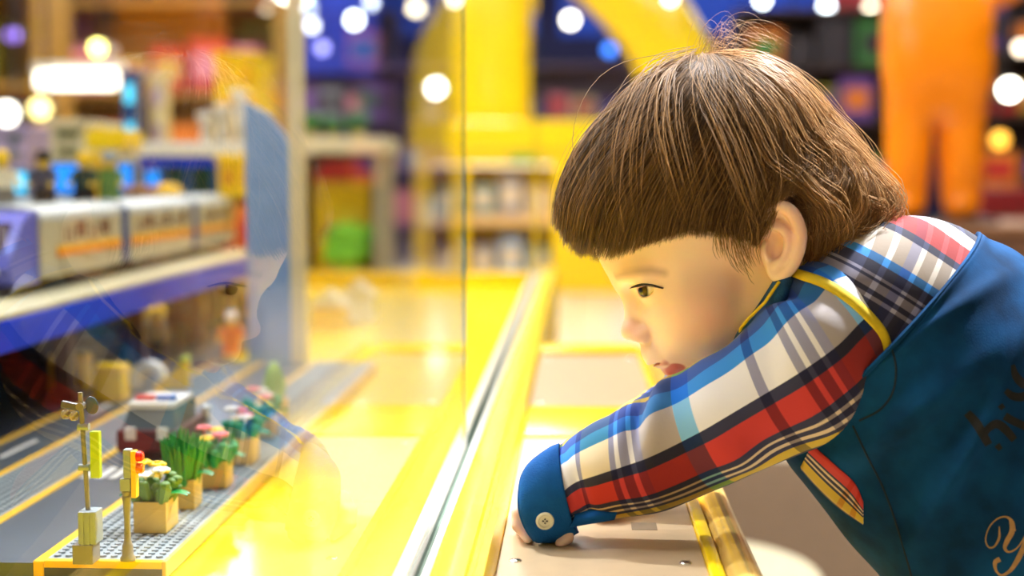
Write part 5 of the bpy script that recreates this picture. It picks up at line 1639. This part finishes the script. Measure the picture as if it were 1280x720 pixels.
# drapes: a bunch near the elbow, diagonal pulls at the shoulder
def fold(u0, slope, wid, amp):
    x = (u - u0 + slope * (v - .25))
    return amp * np.exp(-(x / wid) ** 2)
wr = wr + fold(.30, .30, .022, -11) * np.exp(-((v - .12) / .13) ** 2) + fold(.345, .30, .03, 8) * np.exp(-((v - .10) / .14) ** 2)
wr = wr + fold(.12, -.25, .03, -6) * np.exp(-((v - .3) / .2) ** 2) + fold(.46, -.4, .04, 6) * np.exp(-((v - .36) / .12) ** 2) + fold(.62, .5, .04, -6) * np.exp(-((v - .15) / .12) ** 2)
wr = wr + fold(.80, -.5, .05, 7) * np.exp(-((v - .1) / .1) ** 2) + fold(.87, -.6, .03, -10) * np.exp(-((v - .06) / .09) ** 2)
G = G + ring_normals(G) * wr[..., None]
U = np.repeat(u, na, 1) + 0.025 * np.sin(2 * PI * v) ; Vv = np.repeat(v, n, 0)
Vv = Vv + .045 * np.exp(-((Vv - .33) / .06) ** 2) * np.clip((u - .55) / .45, 0, 1)
VSEAM = Vv
shirt = empty('shirt', Vector(c2w(np.array([1050., 400., 0.])))); adopt(shirt); WM[shirt.name] = Matrix.Translation(shirt.location)
sl_o = ring_mesh('sleeve', G, sleeve_m, None, U, Vv)
# far sleeve: the same shape mirrored to the other side and a little shorter
def mirror_sleeve(p):
    q = p.copy(); q[..., 2] = -p[..., 2] + 26; q[..., 0] = p[..., 0] + 58 * np.clip((1040 - p[..., 0]) / 330, 0, 1); q[..., 1] = p[..., 1] - 6
    return q
G2 = mirror_sleeve(G)
ring_mesh('sleeve', G2, sleeve_m, None, U, Vv)
# ---- cuff: deep blue band with a cream button
cuff_st = [
    st((700, 556), (722, 662), (706, 618, 131), (708, 606, 54), 92, 96),
    st((688, 562), (706, 672), (684, 624, 134), (694, 610, 52), 92, 96),
    st((672, 576), (690, 679), (660, 632, 132), (680, 618, 54), 92, 96),
    st((662, 590), (678, 680), (648, 636, 124), (672, 622, 60), 92, 96),
]
Gc, _ = loft(cuff_st, 22, 72)
cu = np.linspace(0, 1, 22)[:, None]; cv = np.linspace(0, 1, 72, endpoint=False)[None, :]
Gc = Gc + ring_normals(Gc) * (1.3 * smooth_noise(cu, cv, 9, .8, 2) - 4.0 * (np.abs(cu - .93) < .06) * 0.4 + 1.0)[..., None]
cuff_m = mat('navy_blue_cotton', (10, 84, 156), rough=0.8, spec=.2, var=.10, vscale=120, bump=.3, bscale=900)
def rest_on_plate(Gx):
    z = c2w(Gx)[..., 2]; Gx = Gx.copy()
    Gx[..., 1] -= np.where(z < .5028, (.5028 - z) / S, 0)
    return Gx
Gc = rest_on_plate(Gc)
cuff = ring_mesh('cuff', Gc, cuff_m, None)
ring_mesh('cuff', rest_on_plate(mirror_sleeve(Gc)), cuff_m, None)
# cuff lip folded under the sleeve opening
lip_st = [
    st((716, 640), (708, 660), (716, 652, 128), (716, 650, 104), 118, 118),
    st((742, 636), (738, 655), (740, 647, 134), (740, 646, 102), 120, 120),
    st((772, 638), (768, 650), (770, 645, 128), (770, 644, 108), 120, 120),
]
Gl, _ = loft(lip_st, 14, 24)
ring_mesh('cuff_placket', Gl, cuff_m, None)
def grid_bvh(*grids):
    Vs, Fs, k = [], [], 0
    for Gx in grids:
        n_, a_ = Gx.shape[:2]
        Vs += [Vector(p) for p in Gx.reshape(-1, 3)]
        Fs += [(k + i * a_ + j, k + i * a_ + (j + 1) % a_, k + (i + 1) * a_ + (j + 1) % a_, k + (i + 1) * a_ + j) for i in range(n_ - 1) for j in range(a_)]
        k += n_ * a_
    return BVHTree.FromPolygons(Vs, Fs)
def on_cloth(bvh, px, py, off=0.0, w0=130.0, nrm=False):
    """point on a cloth's near side seen at (px,py), lifted by off; optionally its outward normal"""
    w = w0
    for _ in range(4):
        k = K(px, py, w)
        h = bvh.ray_cast(Vector((k[0], k[1], 400)), Vector((0, 0, -1)))
        if h[0] is None:
            h = bvh.find_nearest(Vector((k[0], k[1], w)))
        w = h[0].z
    nv = np.array(h[1]); nv = nv * (1 if nv[2] >= 0 else -1)
    p = K(px, py, w) + nv * off
    return (p, nv) if nrm else p
bc, bn = on_cloth(grid_bvh(Gc), 681, 650, 1.0, 130, True)
btn = MB().lathe([(0, 0), (.0054, 0), (.0060, .0008), (.0058, .0019), (.0046, .0022), (.0036, .0012), (0, .0011)], Vector(c2w(bc)), 32, Vector(bn[0] * AX + bn[1] * AY + bn[2] * AW)).build('button', mat('cream_button', (226, 226, 206), rough=.25, var=.05), None, SM)
adopt(btn)
bth = MB()
for dx, dy in ((-.0013, .0), (.0013, 0), (0, .0013), (0, -.0013)):
    X = Vector(AX).normalized(); Y = Vector(AY).normalized()
    bth.ball(Vector(c2w(bc + bn * 2.6)) + X * dx + Y * dy, .0006, 8)
bth_o = bth.build('thread', mat('dark_thread', (60, 64, 60), rough=.8), None); adopt(bth_o)

# ---- shirt body with yoke
def T_(top, bot, near, w, tw=0, bw=0):
    c = (np.array([top[0], top[1], tw]) + np.array([bot[0], bot[1], bw])) / 2
    nn = K(near[0], near[1], w)
    ff = 2 * c - nn; ff[2] = -w
    return (np.array([top[0], top[1], tw], float), np.array([bot[0], bot[1], bw], float), nn, ff)
shirt_st = [
    T_((1040, 306), (955, 425), (985, 352), 92),
    T_((1066, 284), (955, 465), (1026, 362), 128),
    T_((1110, 271), (968, 500), (1066, 376), 150),
    T_((1165, 276), (978, 535), (1100, 400), 158),
    T_((1222, 300), (990, 570), (1142, 440), 158),
    T_((1300, 368), (1050, 648), (1196, 508), 158),
    T_((1360, 440), (1110, 720), (1240, 580), 150),
]
Gs, sal = loft(shirt_st, 60, 120)
X, Y = Gs[..., 0], Gs[..., 1]
# the check runs along the shoulder: bands parallel to the armhole piping
Q = X * .548 - Y * .836; Pp = X * .836 + Y * .548
yoke_L = [(0, NAVY), (.07, GREY), (.10, NAVY), (.14, GREY), (.20, NAVY), (.225, GREY), (.25, NAVY), (.335, CYAN), (.40, (222, 212, 196)), (.62, NAVY), (.68, RED), (.84, WH_), (.95, NAVY)]
yoke_T = [(0, CL), (.22, TL), (.30, CL), (.335, TL), (.40, GL), (.46, CL), (.49, TL), (.56, CL), (.59, TL), (.66, CL), (.69, TL), (.80, CL), (.9, GL)]
yoke_m = plaid('plaid_yoke', yoke_L, yoke_T)
Uq = (Pp - 1010) / 210; Vq = (Q - 252) / 160
Uq, Vq = np.mod(Uq, 1.0), np.clip(Vq, 0, 1)
su = np.linspace(0, 1, 60)[:, None]; sv = (sal / (2 * PI))[None, :]
Gs = Gs + ring_normals(Gs) * (1.6 * smooth_noise(su, sv, 21, 1.5, 3))[..., None]
sb = ring_mesh('shirt_body', Gs, yoke_m, None, Uq, Vq)
# ---- piping along the armhole seam, collar
pip_m = mat('yellow_piping', (222, 192, 20), rough=.75, var=.1, vscale=200)
PB = grid_bvh(G, Gs)
pp = crv([(984, 339), (1004, 345), (1032, 355), (1062, 374), (1088, 398), (1104, 418), (1110, 440), (1109, 468), (1102, 492)], 60)
prow = []
for i_ in range(60):
    tg = pp[min(59, i_ + 1)] - pp[max(0, i_ - 1)]; tg /= np.linalg.norm(tg); nm = np.array([-tg[1], tg[0]])
    hwid = np.interp(i_, [0, 6, 30, 44, 59], [4, 6, 6.5, 5, 2.2])
    prow.append([on_cloth(PB, *(pp[i_] + nm * hwid * q), off=2.6 - 2.2 * q * q) for q in (-1, -.6, -.2, .2, .6, 1)])
prow = np.array(prow)
for _ in range(3):
    prow[1:-1] = prow[1:-1] * .5 + (prow[:-2] + prow[2:]) * .25
pip = kid('piping', prow.reshape(-1, 3), [[i * 6 + j, i * 6 + j + 1, (i + 1) * 6 + j + 1, (i + 1) * 6 + j] for i in range(59) for j in range(5)], pip_m)
so = pip.modifiers.new('cloth_thickness', 'SOLIDIFY'); so.thickness = 0.0016; so.offset = -.5
adopt(pip)
col_st = [
    (K(972, 346, 116), K(990, 356, 116), K(984, 344, 128), K(976, 360, 106)),
    (K(948, 384, 108), K(974, 396, 118), K(962, 386, 126), K(958, 392, 98)),
    (K(926, 412, 92), K(952, 424, 104), K(940, 414, 114), K(936, 420, 82)),
    (K(916, 432, 60), K(938, 442, 66), K(926, 432, 74), K(926, 440, 50)),
    (K(914, 440, 0), K(936, 452, 0), K(924, 440, 8), K(926, 452, -8)),
    (K(930, 432, -70), K(950, 442, -74), K(940, 430, -62), K(940, 442, -82)),
    (K(972, 380, -112), K(992, 392, -116), K(982, 380, -104), K(982, 392, -124)),
]
Gk, _ = loft(col_st, 40, 20)
ring_mesh('collar', Gk, mat('blue_check_collar', (14, 74, 122), rough=.8, var=.35, vscale=90, bump=.3, bscale=800), None)
ce = MB().tube([W(974, 352, 130), W(956, 378, 130), W(936, 398, 120), W(926, 410, 104), W(924, 424, 84)], .0011, 8).build('collar_edge', pip_m, None, SM); adopt(ce)
for o in list(COL.objects):
    if o.parent is child and o.name.split('.')[0] in ('sleeve', 'cuff', 'cuff_placket', 'button', 'thread', 'shirt_body', 'piping', 'collar', 'collar_edge'):
        adopt(o, shirt)

# ------------------------------------------------------------------ denim pinafore
den_m = bpy.data.materials.new('blue_denim'); den_m.use_nodes = True
nt = den_m.node_tree; b = nt.nodes['Principled BSDF']
tc = nt.nodes.new('ShaderNodeTexCoord')
nz = nt.nodes.new('ShaderNodeTexNoise'); nz.inputs['Scale'].default_value = 26; nz.inputs['Detail'].default_value = 6
nt.links.new(tc.outputs['Object'], nz.inputs['Vector'])
rp = nt.nodes.new('ShaderNodeValToRGB'); rp.color_ramp.elements[0].color = lin((8, 46, 80)); rp.color_ramp.elements[1].color = lin((15, 76, 128))
rp.color_ramp.elements[0].position = .35; rp.color_ramp.elements[1].position = .7
nt.links.new(nz.outputs['Fac'], rp.inputs['Fac']); nt.links.new(rp.outputs['Color'], b.inputs['Base Color'])
b.inputs['Roughness'].default_value = 0.85; b.inputs['Specular IOR Level'].default_value = 0.12
n2 = nt.nodes.new('ShaderNodeTexNoise'); n2.inputs['Scale'].default_value = 700; n2.inputs['Detail'].default_value = 4
nt.links.new(tc.outputs['Object'], n2.inputs['Vector'])
bp = nt.nodes.new('ShaderNodeBump'); bp.inputs['Strength'].default_value = .22; bp.inputs['Distance'].default_value = .0006
nt.links.new(n2.outputs['Fac'], bp.inputs['Height']); nt.links.new(bp.outputs['Normal'], b.inputs['Normal'])
den_st = [
    T_((1222, 294), (974, 548), (1112, 436), 170),
    T_((1240, 300), (982, 572), (1126, 450), 174),
    T_((1300, 350), (1040, 645), (1196, 516), 178),
    T_((1370, 432), (1098, 722), (1252, 590), 174),
    T_((1440, 560), (1160, 826), (1310, 700), 174),
    T_((1490, 700), (1190, 930), (1340, 820), 190),
]
Gd, dal = loft(den_st, 90, 144)
du_ = np.linspace(0, 1, 90)[:, None]; dv_ = (dal / (2 * PI))[None, :]
wv = 4.2 * smooth_noise(du_, dv_, 31, 2.0, 2) + 2.0 * smooth_noise(du_, dv_, 33, 4.0, 4)
wv = wv + 9 * np.exp(-((du_ - .30 + .5 * (dv_ - .33)) / .035) ** 2) * np.exp(-((dv_ - .3) / .10) ** 2) - 8 * np.exp(-((du_ - .38 + .5 * (dv_ - .33)) / .04) ** 2) * np.exp(-((dv_ - .3) / .11) ** 2)
wv = wv + 10 * np.exp(-((du_ - .52 - .7 * (dv_ - .3)) / .035) ** 2) * np.exp(-((dv_ - .27) / .12) ** 2) + 5 * np.exp(-((du_ - .20 + .9 * (dv_ - .2)) / .03) ** 2) * np.exp(-((dv_ - .17) / .08) ** 2)
wv = np.maximum(wv, -3.5 - 6 * np.clip(du_ - .25, 0, 1)) * np.clip(du_ / .06, 0.15, 1) + 1.5
Gd = Gd + ring_normals(Gd) * wv[..., None]
pin = ring_mesh('pinafore', Gd, den_m, child)
nn_, aa_ = Gd.shape[:2]
DV = [Vector(p) for p in Gd.reshape(-1, 3)]
DFc = [(i * aa_ + j, i * aa_ + (j + 1) % aa_, (i + 1) * aa_ + (j + 1) % aa_, (i + 1) * aa_ + j) for i in range(nn_ - 1) for j in range(aa_)]
DBVH = BVHTree.FromPolygons(DV, DFc)
def on_denim(px, py, off=0.55):
    """point of the pinafore's near side seen at (px,py)"""
    w = 150.0
    for _ in range(3):
        k = K(px, py, w)
        h = DBVH.ray_cast(Vector((k[0], k[1], 400)), Vector((0, 0, -1)))
        if h[0] is None:
            h = DBVH.find_nearest(Vector((k[0], k[1], w)))
        w = h[0].z
    k = K(px, py, w + off)
    return k
def ribbon(name, pts, wid, m, parent, off=0.55, n=40):
    """printed stroke: centre line through (px,py), half widths wid, laid on the cloth"""
    P = crv([(x, y) for x, y in pts], n)
    wd = np.interp(np.linspace(0, 1, n), np.linspace(0, 1, len(wid)), wid)
    tg = np.gradient(P, axis=0); tg /= np.linalg.norm(tg, axis=1, keepdims=True) + 1e-9
    nm = np.stack([-tg[:, 1], tg[:, 0]], 1)
    rows = []
    for i in range(n):
        rows.append([on_denim(*(P[i] + nm[i] * wd[i] * q), off=off) for q in (-1, -.33, .33, 1)])
    R = np.array(rows)
    F = [[i * 4 + j, i * 4 + j + 1, (i + 1) * 4 + j + 1, (i + 1) * 4 + j] for i in range(n - 1) for j in range(3)]
    return R.reshape(-1, 3), F
def print_obj(name, strokes, m, off=0.55):
    Vs, Fs, k = [], [], 0
    for pts, wid in strokes:
        V_, F_ = ribbon(name, pts, wid, m, None, off)
        Vs.append(V_); Fs += [[a + k for a in f] for f in F_]; k += len(V_)
    o = kid(name, np.concatenate(Vs), Fs, m, pin)
    return o
gold = mat('tan_print', (176, 136, 84), rough=.7, var=.15, vscale=300)
o = print_obj('printed_letter', [
    ([(1249, 658), (1249, 672), (1243, 683), (1236, 684), (1232, 675), (1236, 660), (1246, 649), (1257, 646), (1265, 652), (1267, 664)], [.6, 1.6, 1.2, .9, .8, .8, .9, 1.0, 2.2, 2.8]),
    ([(1263, 650), (1265, 664), (1259, 676), (1256, 685), (1261, 690), (1270, 686), (1278, 676), (1286, 660)], [1.6, 3.4, 3.2, 2.2, 1.2, .9, .9, 1.0]),
    ([(1290, 655), (1281, 680), (1273, 698), (1263, 713), (1252, 719), (1245, 713), (1244, 703), (1250, 699)], [2.2, 3.2, 3.4, 2.4, 1.2, 1.6, 2.8, 3.2]),
], gold)
o['label'] = 'tan script letter printed on the denim'
blk_p = mat('dark_print', (20, 18, 16), rough=.75, var=.4, vscale=160)
o = print_obj('printed_letter', [
    ([(1209, 516), (1221, 530), (1236, 556)], [5, 6, 5]),
    ([(1229, 545), (1236, 535), (1246, 530), (1256, 536), (1268, 550)], [4, 4.5, 5.5, 5.5, 4.5]),
    ([(1246, 556), (1251, 562)], [4, 3]),
], blk_p)
o['label'] = 'black distressed letter h printed on the denim'
o = print_obj('printed_letter', [
    ([(1256, 520), (1266, 526), (1284, 534)], [5, 5, 5]),
    ([(1250, 506), (1254, 511)], [3.5, 3.5]),
], blk_p)
o['label'] = 'black distressed letter i printed on the denim'
o = print_obj('printed_letter', [
    ([(1266, 456), (1270, 470), (1280, 480), (1290, 478)], [2.5, 5, 6, 5]),
    ([(1257, 488), (1266, 495), (1278, 496), (1288, 490)], [3.5, 5, 5.5, 5]),
], blk_p)
o['label'] = 'black distressed curved letter printed on the denim'
# ---- plaid trimmed side opening
pa = crv([(1015, 556), (1042, 580), (1068, 604), (1079, 628)], 24); pb = crv([(1000, 585), (1024, 612), (1050, 636), (1079, 656)], 24)
R = []; U_ = []; 
for i in range(24):
    R.append([on_denim(*(pa[i] * (1 - q) + pb[i] * q), off=2.4) for q in np.linspace(0, 1, 9)])
R = np.array(R)
pk_m = plaid('plaid_trim', [(0, RED), (.30, NAVY), (.36, CREAM), (.43, NAVY), (.52, CREAM), (.58, NAVY), (.66, YEL), (.96, NAVY)], [(0, CL), (.55, CL), (.6, (236, 190, 160)), (.68, CL), (.8, (236, 190, 160)), (.88, CL)])
F = [[i * 9 + j, i * 9 + j + 1, (i + 1) * 9 + j + 1, (i + 1) * 9 + j] for i in range(23) for j in range(8)]
pk = kid('pocket_trim', R.reshape(-1, 3), F, pk_m, pin)
uvl = pk.data.uv_layers.new(name='UVMap')
dd = np.zeros((len(F), 4, 2), np.float32)
for k, f in enumerate(F):
    for c_, vi in enumerate(f):
        dd[k, c_] = ((vi // 9) / 23.01, (vi % 9) / 8.01)
uvl.data.foreach_set('uv', dd.ravel())
so = pk.modifiers.new('cloth_thickness', 'SOLIDIFY'); so.thickness = 0.0008; so.offset = 0
# ---- seams
seam_m = mat('denim_seam', (6, 30, 48), rough=.85)
for pts in ([(1066, 532), (1084, 570), (1104, 610), (1122, 660), (1140, 722)], [(1114, 432), (1120, 460), (1116, 490), (1100, 512), (1074, 526)]):
    P = [Vector(c2w(on_denim(x, y, 0.6))) for x, y in crv(pts, 30)]
    o = MB().tube(P, .0007, 6).build('seam', seam_m, None, SM); adopt(o, pin)
P = [Vector(c2w(Gd[0, j])) for j in range(0, 73)]
adopt(MB().tube(P, .0018, 6).build('neck_hem', den_m, None, SM), pin)
# near strap end of the shirt showing over the denim edge on the far shoulder
# ------------------------------------------------------------------ trousers and shoes
tr_m = mat('dark_trousers', (34, 40, 58), rough=.85, var=.15, vscale=60, bump=.3, bscale=600)
tro = empty('trousers', Vector(c2w(np.array([1330., 900., 0.])))); adopt(tro); WM[tro.name] = Matrix.Translation(tro.location)
for s in (1, -1):
    rows = []
    for y, r, cx in ((760, 92, 1335), (900, 80, 1335), (1100, 62, 1334), (1250, 58, 1336), (1400, 52, 1340), (1462, 50, 1342)):
        rows.append([np.array([cx + r * math.cos(a), y, 66 * s + r * .9 * math.sin(a)]) for a in np.linspace(0, 2 * PI, 40, endpoint=False)])
    Gt = crv(np.array(rows).reshape(len(rows), -1), 30).reshape(30, 40, 3)
    Gt = Gt + ring_normals(Gt) * (1.6 * smooth_noise(np.linspace(0, 1, 30)[:, None], np.linspace(0, 1, 40, endpoint=False)[None], 50 + s, 3, 2))[..., None]
    ring_mesh('trouser_leg', Gt, tr_m, tro)
sho_m = mat('white_shoe', (220, 214, 204), rough=.6); sole_m = mat('shoe_sole', (120, 100, 80), rough=.7)
zf = float((FEET.z - ORG[2]) )
for s in (1, -1):
    base = Vector(c2w(np.array([1310., 1500., 68. * s]))); base.z = .0008
    X = Vector((AX[0], AX[1], 0)).normalized(); Y = Vector((-X.y, X.x, 0))
    M4 = Matrix.Translation(base) @ Matrix((X, Y, Vector((0, 0, 1)))).transposed().to_4x4()
    up = MB(); up.ball((0.012, 0, .036), (.040, .033, .034), 24); up.ball((-.030, 0, .026), (.042, .032, .022), 24)
    up.bm.transform(M4); so_ = up.build('shoe', sho_m, None, SM); adopt(so_)
    sl2 = MB().box((-.070, -.031, 0), (.052, .031, .013), .006); sl2.bm.transform(M4); q = sl2.build('sole', sole_m, None, SM); adopt(q, so_)
# ------------------------------------------------------------------ light and view
w = bpy.data.worlds.new('world'); SC.world = w
w.use_nodes = True
w.node_tree.nodes['Background'].inputs['Color'].default_value = lin((255, 240, 220))
w.node_tree.nodes['Background'].inputs['Strength'].default_value = 0.12
def track_spot(name_lab, loc, aim, power, ang):
    ks = empty('track_spot', loc, name_lab, 'lamp')
    kd = (Vector(aim) - Vector(loc)).normalized()
    MB().lathe([(.075, 0), (.08, 0), (.08, -.14), (.06, -.17), (0, -.17), (0, -.15), (.055, -.15), (.075, -.12)], (0, 0, 0), 24, kd).build('can', BLK, ks, SM)
    MB().cyl((0, 0, .05), (0, 0, 3.0 - loc[2]), .01, 8).build('stem', BLK, ks, SM)
    ll = bpy.data.lights.new('spot_light', 'SPOT'); ll.energy = power; ll.color = lin((244, 248, 255))[:3]; ll.shadow_soft_size = .07; ll.spot_size = math.radians(ang); ll.spot_blend = .8
    lo = bpy.data.objects.new('spot_light', ll); COL.objects.link(lo); lo.location = Vector(loc) + kd * .08; lo.rotation_euler = kd.to_track_quat('-Z', 'Y').to_euler()
track_spot('black track spotlight hanging over the toy railway, aimed at the counter', (-1.2, 2.0, 2.6), (.06, .97, .58), 300, 20)
track_spot('black spotlight added above the toy street to fill the face', (-1.5, .75, 2.2), (.08, .98, .66), 60, 16)  # unseen spot, added to brighten the face
track_spot('black track spotlight on the right, aimed down at the child', (.95, 1.9, 2.75), (.2, 1.0, .72), 760, 26)
SC.view_settings.view_transform = 'Standard'
SC.view_settings.look = 'None'
SC.view_settings.gamma = 1.0
SC.view_settings.use_curve_mapping = False
SC.view_settings.exposure = 0.32
SC.cycles.use_denoising = True
SC.cycles.max_bounces = 8
SC.cycles.transparent_max_bounces = 24
SC.cycles.caustics_reflective = False
SC.cycles.caustics_refractive = False
SC.cycles.sample_clamp_indirect = 8.0
